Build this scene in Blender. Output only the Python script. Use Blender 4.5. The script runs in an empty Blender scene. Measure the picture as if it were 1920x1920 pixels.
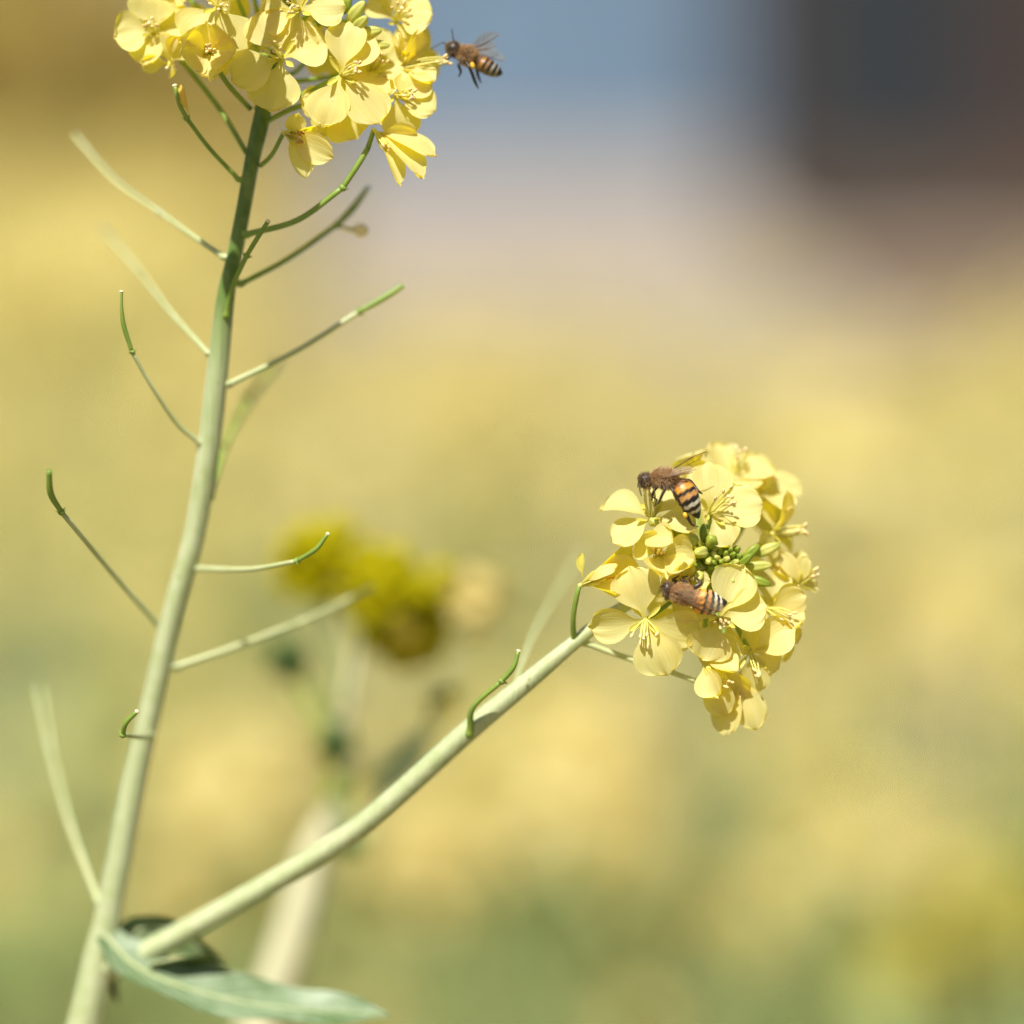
import bpy, math, random
import numpy as np
from mathutils import Vector, Matrix

sc = bpy.context.scene
COL = sc.collection
R = math.radians
V = Vector

# ------------------------------------------------------------------ camera
PITCH = 8.6
CAM_H = 1.25
D0 = 0.528                      # focus distance
LENS = 100.0
cam_d = bpy.data.cameras.new("camera")
cam = bpy.data.objects.new("camera", cam_d)
COL.objects.link(cam)
cam.location = (0, 0, CAM_H)
cam.rotation_euler = (R(90 - PITCH), 0, 0)
cam_d.lens = LENS
cam_d.sensor_width = 36
cam_d.clip_start = 0.01
cam_d.clip_end = 3000
cam_d.dof.use_dof = True
cam_d.dof.focus_distance = D0 - 0.0022
cam_d.dof.aperture_fstop = 2.8
sc.camera = cam

# ------------------------------------------------------------------ world + sun
SUN_DIR = V((-0.20, -0.46, 0.865)).normalized()       # towards the sun
w = bpy.data.worlds.new("World")
sc.world = w
w.use_nodes = True
nt = w.node_tree
bg = nt.nodes["Background"]
sky = nt.nodes.new("ShaderNodeTexSky")
sky.sky_type = 'NISHITA'
sky.sun_disc = False
sky.sun_elevation = math.asin(SUN_DIR.z)
sky.sun_rotation = math.atan2(SUN_DIR.x, SUN_DIR.y)
sky.dust_density = 2.5
nt.links.new(sky.outputs[0], bg.inputs[0])
bg.inputs[1].default_value = 0.05
sun_d = bpy.data.lights.new("sun", 'SUN')
sun_d.energy = 5.0
sun_d.angle = R(0.55)
sun_d.color = (1.0, 0.95, 0.87)
sun = bpy.data.objects.new("sun", sun_d)
sun.rotation_euler = SUN_DIR.to_track_quat('Z', 'Y').to_euler()
COL.objects.link(sun)
sc.view_settings.view_transform = 'Standard'
sc.view_settings.look = 'None'
sc.view_settings.exposure = 0.50
sc.view_settings.gamma = 1.0
sc.render.engine = 'CYCLES'
sc.cycles.use_denoising = True
sc.cycles.max_bounces = 10
sc.cycles.diffuse_bounces = 5
sc.cycles.transmission_bounces = 6
sc.cycles.transparent_max_bounces = 12
sc.cycles.sample_clamp_indirect = 6

# ------------------------------------------------------------------ frames
# hero plants are modelled in "units" of 0.099 mm: x right, y down, z away from the camera, origin in the plane of focus
S = (36.0 / LENS * D0) / 1920
DP = D0 / S
pr = R(PITCH)
RT = V((1, 0, 0))
FW = V((0, math.cos(pr), -math.sin(pr)))
UP = V((0, math.sin(pr), math.cos(pr)))
FOC = V((0, 0, CAM_H)) + FW * D0

def W(p):
    return FOC + RT * ((p[0] - 960) * S) - UP * ((p[1] - 960) * S) + FW * (p[2] * S)

def A(x, y, z=0.0):
    k = 1 + z / DP
    return V((960 + (x - 960) * k, 960 + (y - 960) * k, z))

def at(x, y, dist):
    """world point seen at (x, y) at a given distance along the view axis"""
    return V((0, 0, CAM_H)) + FW * dist + RT * ((x - 960) / DP * dist) - UP * ((y - 960) / DP * dist)

DOWN = V((0, V((0, 0, -1)).dot(-UP), V((0, 0, -1)).dot(FW)))     # world -Z in the unit frame

# ------------------------------------------------------------------ materials
def nm(name):
    m = bpy.data.materials.new(name)
    m.use_nodes = True
    n = m.node_tree.nodes
    return m, n, m.node_tree.links, n["Principled BSDF"]

def ramp(n, stops, interp='LINEAR'):
    r = n.new("ShaderNodeValToRGB")
    r.color_ramp.interpolation = interp
    e = r.color_ramp.elements
    while len(e) > 1:
        e.remove(e[-1])
    for i, (p, c) in enumerate(stops):
        x = e[0] if i == 0 else e.new(p)
        x.position = p
        x.color = (*c, 1)
    return r

def mix(n, l, a, b, fac, mode='MIX'):
    m = n.new("ShaderNodeMix")
    m.data_type = 'RGBA'
    m.blend_type = mode
    for sock, val in ((m.inputs[0], fac), (m.inputs[6], a), (m.inputs[7], b)):
        if hasattr(val, 'links') or hasattr(val, 'is_output'):
            l.new(val, sock)
        elif isinstance(val, (int, float)):
            sock.default_value = val
        else:
            sock.default_value = (*val, 1)
    return m.outputs[2]

def petal_material(name, refl, trans, tfac=0.42, veins=True):
    m, n, l, b = nm(name)
    out = n["Material Output"]
    col = None
    if veins:
        uv = n.new("ShaderNodeUVMap")
        mp = n.new("ShaderNodeMapping")
        mp.inputs['Scale'].default_value = (1.6, 17, 1)
        l.new(uv.outputs[0], mp.inputs[0])
        no = n.new("ShaderNodeTexNoise")
        no.inputs['Scale'].default_value = 1.0
        no.inputs['Detail'].default_value = 3
        l.new(mp.outputs[0], no.inputs['Vector'])
        rp = ramp(n, [(0.42, (0.0,) * 3), (0.60, (1.0,) * 3)])
        l.new(no.outputs[0], rp.inputs[0])
        # claw (base) of the petal is greener-yellow, the limb is paler
        sx = n.new("ShaderNodeSeparateXYZ")
        l.new(uv.outputs[0], sx.inputs[0])
        rb = ramp(n, [(0.0, (0.75, 0.72, 0.15)), (0.28, tuple(c * 0.97 for c in refl)), (1.0, refl)])
        l.new(sx.outputs[0], rb.inputs[0])
        dark = mix(n, l, rb.outputs[0], (0.88, 0.70, 0.16), 0.5)
        m2 = n.new("ShaderNodeMath")
        m2.operation = 'MULTIPLY'
        m2.inputs[1].default_value = 0.75
        l.new(rp.outputs[0], m2.inputs[0])
        col = mix(n, l, rb.outputs[0], dark, m2.outputs[0])
        l.new(col, b.inputs['Base Color'])
        bu = n.new("ShaderNodeBump")
        bu.inputs['Strength'].default_value = 0.35
        bu.inputs['Distance'].default_value = 0.0004
        l.new(no.outputs[0], bu.inputs['Height'])
        l.new(bu.outputs[0], b.inputs['Normal'])
    else:
        b.inputs['Base Color'].default_value = (*refl, 1)
    b.inputs['Roughness'].default_value = 0.55
    b.inputs['Specular IOR Level'].default_value = 0.45
    t = n.new("ShaderNodeBsdfTranslucent")
    t.inputs[0].default_value = (*trans, 1)
    mx = n.new("ShaderNodeMixShader")
    mx.inputs[0].default_value = tfac
    l.new(b.outputs[0], mx.inputs[1])
    l.new(t.outputs[0], mx.inputs[2])
    l.new(mx.outputs[0], out.inputs[0])
    return m

def plain(name, c, rough=0.5, spec=0.5, var=0.0, scale=200, c2=None, bump=0.0, trans=0.0):
    m, n, l, b = nm(name)
    b.inputs['Roughness'].default_value = rough
    b.inputs['Specular IOR Level'].default_value = spec
    b.inputs['Base Color'].default_value = (*c, 1)
    if var > 0 or c2:
        tc = n.new("ShaderNodeNewGeometry")
        no = n.new("ShaderNodeTexNoise")
        no.inputs['Scale'].default_value = scale
        no.inputs['Detail'].default_value = 4
        l.new(tc.outputs['Position'], no.inputs['Vector'])
        c2 = c2 or tuple(x * (1 - var) for x in c)
        rp = ramp(n, [(0.35, c2), (0.65, c)])
        l.new(no.outputs[0], rp.inputs[0])
        l.new(rp.outputs[0], b.inputs['Base Color'])
        if bump:
            bu = n.new("ShaderNodeBump")
            bu.inputs['Strength'].default_value = bump
            bu.inputs['Distance'].default_value = 0.3 / scale
            l.new(no.outputs[0], bu.inputs['Height'])
            l.new(bu.outputs[0], b.inputs['Normal'])
    if trans:
        t = n.new("ShaderNodeBsdfTranslucent")
        t.inputs[0].default_value = (min(1, c[0] * 1.2), min(1, c[1] * 1.3), c[2] * 0.5, 1)
        mx = n.new("ShaderNodeMixShader")
        mx.inputs[0].default_value = trans
        l.new(b.outputs[0], mx.inputs[1])
        l.new(t.outputs[0], mx.inputs[2])
        l.new(mx.outputs[0], n["Material Output"].inputs[0])
    return m

M_PETAL = petal_material("petal_yellow", (0.93, 0.89, 0.41), (0.95, 0.79, 0.003), 0.55)
M_PETAL_OLD = petal_material("petal_wilting", (0.88, 0.76, 0.18), (0.87, 0.62, 0.01), 0.40)
M_FAR_PETAL = petal_material("far_petal_yellow", (0.80, 0.70, 0.31), (0.81, 0.67, 0.04), 0.40, veins=False)
M_SEPAL = plain("sepal_yellow_green", (0.74, 0.66, 0.13), 0.5, 0.4, var=0.15, scale=400, trans=0.25)
M_BUD = plain("bud_green", (0.34, 0.40, 0.045), 0.42, 0.5, c2=(0.18, 0.26, 0.02), scale=260, trans=0.15)
M_BUD_YEL = plain("bud_yellow_green", (0.66, 0.63, 0.17), 0.42, 0.5, c2=(0.42, 0.46, 0.08), scale=300, trans=0.2)
M_BUD_OLIVE = plain("bud_olive", (0.62, 0.55, 0.008), 0.6, 0.1, c2=(0.52, 0.47, 0.006), scale=160, trans=0.45)
M_FIL = plain("filament_yellow", (0.80, 0.74, 0.22), 0.45, 0.4, trans=0.25)
M_ANTHER = plain("anther_pale", (0.88, 0.66, 0.30), 0.7, 0.2, var=0.25, scale=2500)
M_ANTHER_OLD = plain("anther_brown", (0.62, 0.34, 0.06), 0.7, 0.2, var=0.3, scale=2500)
M_STIGMA = plain("stigma_cream", (0.86, 0.74, 0.46), 0.7, 0.3)
M_LEAF0 = plain("leaf_soft", (0.36, 0.44, 0.26), 0.42, 0.5, c2=(0.15, 0.25, 0.08), scale=70, trans=0.12)
M_GREENISH = plain("greenish_petal", (0.42, 0.38, 0.08), 0.6, 0.2, trans=0.3)
M_FARGREEN = plain("far_plant_green", (0.40, 0.47, 0.20), 0.55, 0.4, c2=(0.29, 0.37, 0.14), scale=14, trans=0.2)
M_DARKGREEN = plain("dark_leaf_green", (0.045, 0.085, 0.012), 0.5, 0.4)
M_CREAMSTEM = plain("pale_stem", (0.62, 0.60, 0.38), 0.5, 0.4, var=0.15, scale=60)

def stem_material():
    m, n, l, b = nm("stem_glaucous")
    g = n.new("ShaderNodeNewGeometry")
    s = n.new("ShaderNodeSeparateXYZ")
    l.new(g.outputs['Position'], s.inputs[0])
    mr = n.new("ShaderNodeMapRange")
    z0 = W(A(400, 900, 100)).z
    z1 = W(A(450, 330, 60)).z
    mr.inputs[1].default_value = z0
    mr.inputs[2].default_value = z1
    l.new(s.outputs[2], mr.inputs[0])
    rp = ramp(n, [(0.0, (0.49, 0.53, 0.31)), (0.35, (0.42, 0.48, 0.26)), (0.62, (0.09, 0.17, 0.012)), (1.0, (0.06, 0.13, 0.006))])  # greener young growth; upper stops also carry the flower head's shade as colour
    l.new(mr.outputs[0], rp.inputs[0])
    no = n.new("ShaderNodeTexNoise")
    no.inputs['Scale'].default_value = 260
    no.inputs['Detail'].default_value = 5
    l.new(g.outputs['Position'], no.inputs[0])
    r2 = ramp(n, [(0.4, (0.0,) * 3), (0.7, (0.45,) * 3)])
    l.new(no.outputs[0], r2.inputs[0])
    c = mix(n, l, rp.outputs[0], (0.30, 0.38, 0.12), r2.outputs[0])
    l.new(c, b.inputs['Base Color'])
    b.inputs['Roughness'].default_value = 0.5
    # lengthwise fibres, small scars and wax bloom
    tc = n.new("ShaderNodeTexCoord")
    mp = n.new("ShaderNodeMapping")
    mp.inputs['Scale'].default_value = (1500, 1500, 60)
    l.new(tc.outputs['Object'], mp.inputs[0])
    n2 = n.new("ShaderNodeTexNoise")
    n2.inputs['Scale'].default_value = 1.0
    n2.inputs['Detail'].default_value = 4
    l.new(mp.outputs[0], n2.inputs[0])
    r3 = ramp(n, [(0.30, (0.80, 0.86, 0.72)), (0.62, (1.0, 1.0, 1.0))])
    l.new(n2.outputs[0], r3.inputs[0])
    n3 = n.new("ShaderNodeTexNoise")
    n3.inputs['Scale'].default_value = 700
    n3.inputs['Detail'].default_value = 2
    l.new(g.outputs['Position'], n3.inputs[0])
    r4 = ramp(n, [(0.70, (1, 1, 1)), (0.76, (0.62, 0.55, 0.38))])
    l.new(n3.outputs[0], r4.inputs[0])
    c = mix(n, l, c, r3.outputs[0], 1.0, 'MULTIPLY')
    c = mix(n, l, c, r4.outputs[0], 1.0, 'MULTIPLY')
    l.new(c, b.inputs['Base Color'])
    bu = n.new("ShaderNodeBump")
    bu.inputs['Strength'].default_value = 0.5
    bu.inputs['Distance'].default_value = 0.0003
    l.new(n2.outputs[0], bu.inputs['Height'])
    l.new(bu.outputs[0], b.inputs['Normal'])
    b.inputs['Sheen Weight'].default_value = 0.25
    b.inputs['Sheen Roughness'].default_value = 0.5
    return m
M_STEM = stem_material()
def leaf_material():
    m, n, l, b = nm("leaf_glaucous")
    uv = n.new("ShaderNodeUVMap")
    sx = n.new("ShaderNodeSeparateXYZ")
    l.new(uv.outputs[0], sx.inputs[0])
    def math_(op, a, c, d=None):
        q = n.new("ShaderNodeMath"); q.operation = op
        for i, v in enumerate((a, c, d)):
            if v is None: continue
            if isinstance(v, (int, float)): q.inputs[i].default_value = v
            else: l.new(v, q.inputs[i])
        return q.outputs[0]
    ab = math_('ABSOLUTE', math_('SUBTRACT', sx.outputs[1], 0.5), 0)
    ph = math_('ADD', math_('MULTIPLY', sx.outputs[0], 75.0), math_('MULTIPLY', ab, -34.0))
    si = math_('SINE', ph, 0)
    rp = ramp(n, [(0.80, (0.0,) * 3), (0.99, (1.0,) * 3)])
    l.new(si, rp.inputs[0])
    no = n.new("ShaderNodeTexNoise")
    g = n.new("ShaderNodeNewGeometry")
    l.new(g.outputs['Position'], no.inputs[0])
    no.inputs['Scale'].default_value = 130
    no.inputs['Detail'].default_value = 4
    r2 = ramp(n, [(0.38, (0.08, 0.15, 0.045)), (0.66, (0.20, 0.275, 0.15))])
    l.new(no.outputs[0], r2.inputs[0])
    c = mix(n, l, r2.outputs[0], (0.40, 0.46, 0.28), math_('MULTIPLY', rp.outputs[0], 0.75))
    l.new(c, b.inputs['Base Color'])
    b.inputs['Roughness'].default_value = 0.45
    bu = n.new("ShaderNodeBump")
    bu.inputs['Strength'].default_value = 0.5
    bu.inputs['Distance'].default_value = 0.0006
    l.new(rp.outputs[0], bu.inputs['Height'])
    l.new(bu.outputs[0], b.inputs['Normal'])
    return m
M_LEAF = leaf_material()
M_POD = plain("pod_green", (0.24, 0.34, 0.06), 0.45, 0.45, c2=(0.17, 0.27, 0.04), scale=300)
M_POD_PALE = plain("pod_pale_green", (0.48, 0.52, 0.28), 0.45, 0.45, c2=(0.40, 0.45, 0.20), scale=200)
M_ORANGE = petal_material("petal_stuck", (0.85, 0.62, 0.12), (0.85, 0.48, 0.01), 0.3)

# ------------------------------------------------------------------ object helpers
ORG = {}
def tag(o, label=None, cat=None, group=None, kind=None):
    if label: o['label'] = label
    if cat: o['category'] = cat
    if group: o['group'] = group
    if kind: o['kind'] = kind
    return o

def empty(name, loc, parent=None):
    o = bpy.data.objects.new(name, None)
    o.empty_display_size = 0.01
    COL.objects.link(o)
    loc = V(loc)
    if parent:
        o.parent = parent
        o.location = loc - ORG[parent.name]
    else:
        o.location = loc
    ORG[o.name] = loc
    return o

def mesh_obj(name, verts, faces, mats, parent=None, origin=None, smooth=True, uvs=None, midx=None):
    """verts: world coordinates"""
    origin = V(origin) if origin is not None else (V(verts[0]) if parent is None else ORG[parent.name])
    me = bpy.data.meshes.new(name)
    me.from_pydata([tuple(V(v) - origin) for v in verts], [], faces)
    if not isinstance(mats, (list, tuple)):
        mats = [mats]
    for m in mats:
        me.materials.append(m)
    if midx is not None:
        me.polygons.foreach_set('material_index', midx)
    if smooth:
        me.polygons.foreach_set('use_smooth', [True] * len(me.polygons))
    if uvs is not None:
        ul = me.uv_layers.new(name="UVMap")
        li = [0] * len(me.loops)
        me.loops.foreach_get('vertex_index', li)
        flat = []
        for i in li:
            flat += uvs[i]
        ul.data.foreach_set('uv', flat)
    me.update()
    o = bpy.data.objects.new(name, me)
    COL.objects.link(o)
    if parent:
        o.parent = parent
        o.location = origin - ORG[parent.name]
    else:
        o.location = origin
    ORG[o.name] = origin
    return o

class MB:
    def __init__(s):
        s.v, s.f, s.m = [], [], []
    def add(s, vf, m=0):
        k = len(s.v)
        s.v += vf[0]
        s.f += [tuple(i + k for i in f) for f in vf[1]]
        s.m += [m] * len(vf[1])
        return s

def catmull(pts, n=6):
    """pts: list of tuples (any dimension) -> smoothed list"""
    P = [np.array(p, float) for p in pts]
    if len(P) < 3:
        return [P[0] + (P[-1] - P[0]) * t for t in np.linspace(0, 1, n + 1)]
    P = [2 * P[0] - P[1]] + P + [2 * P[-1] - P[-2]]
    out = []
    for i in range(1, len(P) - 2):
        p0, p1, p2, p3 = P[i - 1:i + 3]
        for k in range(n):
            t = k / n
            out.append(0.5 * ((2 * p1) + (-p0 + p2) * t + (2 * p0 - 5 * p1 + 4 * p2 - p3) * t * t + (-p0 + 3 * p1 - 3 * p2 + p3) * t ** 3))
    out.append(P[-2])
    return out

def tube(pts, segs=12, n=6, ridge=0.0, pre=()):
    """pts: [(x,y,z,r)] -> verts, faces (same space), capped"""
    C = [np.array(p, float) for p in pre] + catmull(pts, n)
    vs, fs = [], []
    prev = None
    for i, c in enumerate(C):
        a = C[max(0, i - 1)][:3]
        b = C[min(len(C) - 1, i + 1)][:3]
        d = V(b - a).normalized()
        if prev is None:
            ref = V((0, 0, 1)) if abs(d.z) < 0.9 else V((1, 0, 0))
            x = d.cross(ref).normalized()
        else:
            x = (prev - d * prev.dot(d)).normalized()
        prev = x
        y = d.cross(x)
        r = max(1e-7, float(c[3]))
        for k in range(segs):
            t = 2 * math.pi * k / segs
            rr = r * (1 + ridge * math.sin(t * 5))
            vs.append(V(c[:3]) + x * (math.cos(t) * rr) + y * (math.sin(t) * rr))
    for i in range(len(C) - 1):
        for k in range(segs):
            a = i * segs + k
            b = i * segs + (k + 1) % segs
            fs.append((a, b, b + segs, a + segs))
    fs.append(tuple(range(segs - 1, -1, -1)))
    L = (len(C) - 1) * segs
    fs.append(tuple(range(L, L + segs)))
    return vs, fs

def ellipsoid(c, ax, ry, rx, rz=None, nu=8, nv=10, taper=0.0, seam=0.0):
    """c centre, ax long axis vector (length = half length), rx lateral radius"""
    d = ax.normalized()
    L = ax.length
    ref = V((0, 0, 1)) if abs(d.z) < 0.9 else V((1, 0, 0))
    x = d.cross(ref).normalized()
    y = d.cross(x)
    rz = rz or rx
    vs, fs = [c - ax], []
    for i in range(1, nu):
        t = math.pi * i / nu
        h = -math.cos(t)
        rr = math.sin(t) * (1 - taper * h)
        for k in range(nv):
            a = 2 * math.pi * k / nv
            sm = 1 - seam * (abs(math.cos(2 * a)) ** 6)
            vs.append(c + d * (h * L) + x * (math.cos(a) * rx * rr * sm) + y * (math.sin(a) * rz * rr * sm))
    vs.append(c + ax)
    for k in range(nv):
        fs.append((0, 1 + (k + 1) % nv, 1 + k))
        b = 1 + (nu - 2) * nv
        fs.append((b + k, b + (k + 1) % nv, len(vs) - 1))
    for i in range(nu - 2):
        for k in range(nv):
            a = 1 + i * nv + k
            b = 1 + i * nv + (k + 1) % nv
            fs.append((a, b, b + nv, a + nv))
    return vs, fs

def toW(vf):
    return [W(v) for v in vf[0]], vf[1]

FU = [0, .10, .2, .32, .45, .6, .74, .85, .93, .98, 1.0]
FF = [.09, .10, .20, .56, .86, 1.0, 1.0, .90, .70, .40, 0.10]
def petal_geo(base, tip, width, nrm, cup=0.15, bend=0.12, seed=0, ruffle=0.05, curl=0.0, nu=18, nv=16, claw=1.0):
    rnd = random.Random(seed)
    Lv = tip - base
    ln = Lv.length
    d = Lv / ln
    n = nrm - d * nrm.dot(d)
    n = n.normalized() if n.length > 1e-4 else V((0, 0, -1))
    s = d.cross(n)
    p1, p2, p3 = [rnd.uniform(0, 6.28) for _ in range(3)]
    skew = rnd.uniform(-0.06, 0.06)
    vs, fs, uv = [], [], []
    us = [0.5 - 0.5 * math.cos(math.pi * i / nu) for i in range(nu + 1)]
    for u in us:
        f = float(np.interp(u, FU, FF))
        if u < 0.25:
            f *= claw if claw < 1 else 1
        hw = width / 2 * f
        for j in range(nv + 1):
            v = -1 + 2 * j / nv
            edge = 1 + 0.035 * math.sin(v * 9 + p1 + u * 5) * u
            a = u * ln * (1 - 0.06 * v * v * u)
            sd = v * hw * edge + skew * ln * u * u
            h = bend * ln * 4 * u * (1 - u) * 0.5 + cup * hw * v * v * 1.3 - curl * ln * max(0, u - 0.55) ** 2 * 2.5
            h += ruffle * width * u * u * (math.sin(v * 3.3 + p2) * 0.5 + 0.35 * math.sin(v * 7 + p3) * abs(v))
            h += ruffle * 0.5 * width * u ** 3 * abs(v) ** 1.5 * math.sin(v * 13 + p1) + ruffle * .35 * width * max(0, u - .5) * math.sin(v * 10 + p2)
            h += 0.012 * width * math.sin(u * 9 + p3)
            vs.append(base + d * a + s * sd + n * h)
            uv.append((u, 0.5 + 0.5 * v))
    m = nv + 1
    for i in range(nu):
        for j in range(nv):
            fs.append((i * m + j, i * m + j + 1, (i + 1) * m + j + 1, (i + 1) * m + j))
    return vs, fs, uv

FSEED = [0]
def make_flower(plant, c, axis, size=95, open_=75, phase=0.0, petals=None, stamen=None, spread=0.22, old=False,
                sepals=True, ped=None, cup=0.18, bend=0.14, ruffle=0.09, mat=None, label=None, nst=6, slen=0.52):
    """one flower in the unit frame; c = centre (V), petals: list of (tipx, tipy, tipz, width[, options]) or None for a regular cross"""
    FSEED[0] += 1
    rnd = random.Random(FSEED[0] * 7 + 3)
    axis = V(axis).normalized()
    ref = V((0, 1, 0)) if abs(axis.y) < 0.9 else V((1, 0, 0))
    x = axis.cross(ref).normalized()
    y = axis.cross(x)
    core = MB()
    sax = V(stamen).normalized() if stamen else axis
    # receptacle + pistil
    core.add(ellipsoid(c - axis * 4, axis * 6, 0, 5, nu=6, nv=8), 0)
    pe = c + sax * size * slen * 0.98
    core.add(tube([(*(c), 2.8), (*(c + sax * size * slen * 0.55), 2.6), (*(pe - sax * 4), 1.8), (*pe, 1.6)], 8, 3), 0)
    core.add(ellipsoid(pe, sax * 2.4, 0, 3.6, nu=6, nv=8), 1)
    if ped:
        core.add(tube([tuple(p) for p in ped] + [(*(c - axis * 6), 4.2)], 8, 5), 2)
    vw = [W(v) for v in core.v]
    fl = mesh_obj('flower', vw, core.f, [M_FIL, M_STIGMA, M_POD], plant, W(c), midx=core.m)
    if label: fl['label'] = label
    pm = mat or (M_PETAL_OLD if old else M_PETAL)
    if petals is None:
        petals = []
        for k in range(4):
            a = phase + k * math.pi / 2 + rnd.uniform(-.14, .14)
            rad = x * math.cos(a) + y * math.sin(a)
            o = R(open_ + rnd.uniform(-9, 9))
            tip = c + (axis * math.cos(o) + rad * math.sin(o)) * size * rnd.uniform(0.93, 1.06)
            nrm = axis * math.sin(o) - rad * math.cos(o)
            petals.append((tip, size * rnd.uniform(.78, .92), nrm, {}))
    else:
        pp = []
        for p in petals:
            tip = A(p[0], p[1], c.z + p[2])
            op = dict(p[4]) if len(p) > 4 else {}
            nrm = V(op.pop('n')) if 'n' in op else axis
            pp.append((tip, p[3], nrm, op))
        petals = pp
    for i, (tip, wd, nrm, op) in enumerate(petals):
        kw = dict(cup=cup * rnd.uniform(.6, 1.3), bend=bend * rnd.uniform(.6, 1.3), ruffle=ruffle, seed=FSEED[0] * 11 + i)
        kw.update({k: v for k, v in op.items() if k not in ('base',)})
        b = c + (tip - c).normalized() * 2
        if 'base' in op:
            b = A(op['base'][0], op['base'][1], c.z + op['base'][2])
        vs, fs, uv = petal_geo(b, tip, wd, nrm, **kw)
        mesh_obj('petal', [W(v) for v in vs], fs, pm, fl, W(c), uvs=uv)
    am = M_ANTHER_OLD if old else M_ANTHER
    sx = sax.cross(ref if abs(sax.dot(ref)) < .9 else V((1, 0, 0))).normalized()
    sy = sax.cross(sx)
    for k in range(nst):
        a = k * math.pi / 3 + rnd.uniform(-.2, .2)
        short = k % 3 == 0
        L = size * slen * (0.78 if short else 1.0) * rnd.uniform(.92, 1.06)
        sp = spread * (1.9 if short else 1.0) * rnd.uniform(.7, 1.3)
        rad = sx * math.cos(a) + sy * math.sin(a)
        b = c + rad * 3
        e = c + sax * L + rad * L * sp
        mid = (b + e) / 2 + rad * L * 0.07
        st = MB()
        st.add(tube([(*b, 1.7), (*mid, 1.4), (*e, 1.1)], 6, 4), 0)
        an = (sax + rad * rnd.uniform(-.7, .7) + sy * rnd.uniform(-.4, .4)).normalized()
        st.add(ellipsoid(e + an * 2, an * 6.0, 0, 3.1, nu=6, nv=8), 1)
        mesh_obj('stamen', [W(v) for v in st.v], st.f, [M_FIL, am], fl, W(c), midx=st.m)
    if sepals:
        for k in range(4):
            a = phase + math.pi / 4 + k * math.pi / 2 + rnd.uniform(-.2, .2)
            rad = x * math.cos(a) + y * math.sin(a)
            o = R(min(80, open_ * 0.8) + rnd.uniform(-12, 12))
            tip = c + (axis * math.cos(o) + rad * math.sin(o)) * size * 0.46
            nrm = axis * math.sin(o) - rad * math.cos(o)
            vs, fs, uv = petal_geo(c - axis * 5, tip, size * 0.12, nrm, cup=.5, bend=-.1, seed=k, ruffle=0, nu=8, nv=4)
            # long narrow sepal
            mesh_obj('sepal', [W(v) for v in vs], fs, M_SEPAL, fl, W(c), uvs=uv)
    return fl

def make_bud(plant, c, ax, L, r, mat, ped=None):
    b = MB()
    ax = V(ax).normalized()
    b.add(ellipsoid(c, ax * L, 0, r, nu=10, nv=24, taper=0.12, seam=0.20), 0)
    if ped is not None:
        b.add(tube([(*ped, 2.6), (*((ped + c) / 2 - ax * L * .3), 2.6), (*(c - ax * L * .9), 3.0)], 6, 3), 1)
    return mesh_obj('bud', [W(v) for v in b.v], b.f, [mat, M_POD], plant, W(c), midx=b.m)

AXES = []
def make_pod(plant, pts, node, mats=(0, 0), tipc=True, remnants=True):
    """pts: [(x,y,z,r)]; node: index where the pedicel ends and the pod begins"""
    P = [(*A(p[0], p[1], p[2]), p[3]) for p in pts]
    pm, dm = mats
    # the stalk grows out of the stem's own centre line through a slightly flared foot
    q = min(AXES, key=lambda a: (V(a) - V(P[0][:3])).length)
    d0 = (V(P[1][:3]) - V(P[0][:3])).normalized()
    P = [(*q, P[0][3] * 1.5), (*P[0][:3], P[0][3] * 1.3), (*(V(P[0][:3]) + d0 * 14), P[0][3])] + P[1:]
    node += 2
    vs, fs = tube(P[:node + 1], 10, 6)
    ped = mesh_obj('pedicel', [W(v) for v in vs], fs, pm, plant, W(V(P[0][:3])))
    if node < len(P) - 1:
        b = MB()
        b.add(tube(P[node:], 10, 6), 0)
        N = P[node]
        dr = (V(P[min(node + 1, len(P) - 1)][:3]) - V(N[:3])).normalized()
        b.add(ellipsoid(V(N[:3]), dr * N[3] * 1.3, 0, N[3] * 1.55, nu=6, nv=8), 0)
        if remnants:
            rnd = random.Random(int(N[0]))
            for k in range(4):
                side = dr.cross(V((rnd.uniform(-1, 1), rnd.uniform(-1, 1), rnd.uniform(-1, 1)))).normalized()
                q = V(N[:3]) + side * N[3] * 2.4 + dr * 3
                b.add(tube([(*N[:3], 1.5), (*q, 0.7)], 5, 2), 0)
        pod = mesh_obj('pod', [W(v) for v in b.v], b.f, [dm], ped, W(V(N[:3])), midx=b.m)
        if tipc:
            T = P[-1]
            d2 = (V(T[:3]) - V(P[-2][:3])).normalized()
            e = ellipsoid(V(T[:3]) + d2 * 1.5, d2 * max(2.4, T[3] * .8), 0, max(4.0, T[3] * 1.25), nu=6, nv=10)
            mesh_obj('stigma', [W(v) for v in e[0]], e[1], M_STIGMA, ped, W(V(T[:3])))
    return ped

# ------------------------------------------------------------------ ground and surroundings
def grid_sheet(name, x0, x1, y0, y1, z, nx, ny, mat, amp=0.0, seed=1):
    rnd = random.Random(seed)
    vs, fs = [], []
    ph = [(rnd.uniform(.2, .8), rnd.uniform(.2, .8), rnd.uniform(0, 6)) for _ in range(4)]
    for j in range(ny + 1):
        for i in range(nx + 1):
            x = x0 + (x1 - x0) * i / nx
            y = y0 + (y1 - y0) * j / ny
            h = sum(math.sin(x * a + y * b + c) for a, b, c in ph) * amp / 4
            vs.append((x, y, z + h))
    for j in range(ny):
        for i in range(nx):
            a = j * (nx + 1) + i
            fs.append((a, a + 1, a + nx + 2, a + nx + 1))
    return mesh_obj(name, vs, fs, mat, origin=(0, 0, 0))

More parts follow.
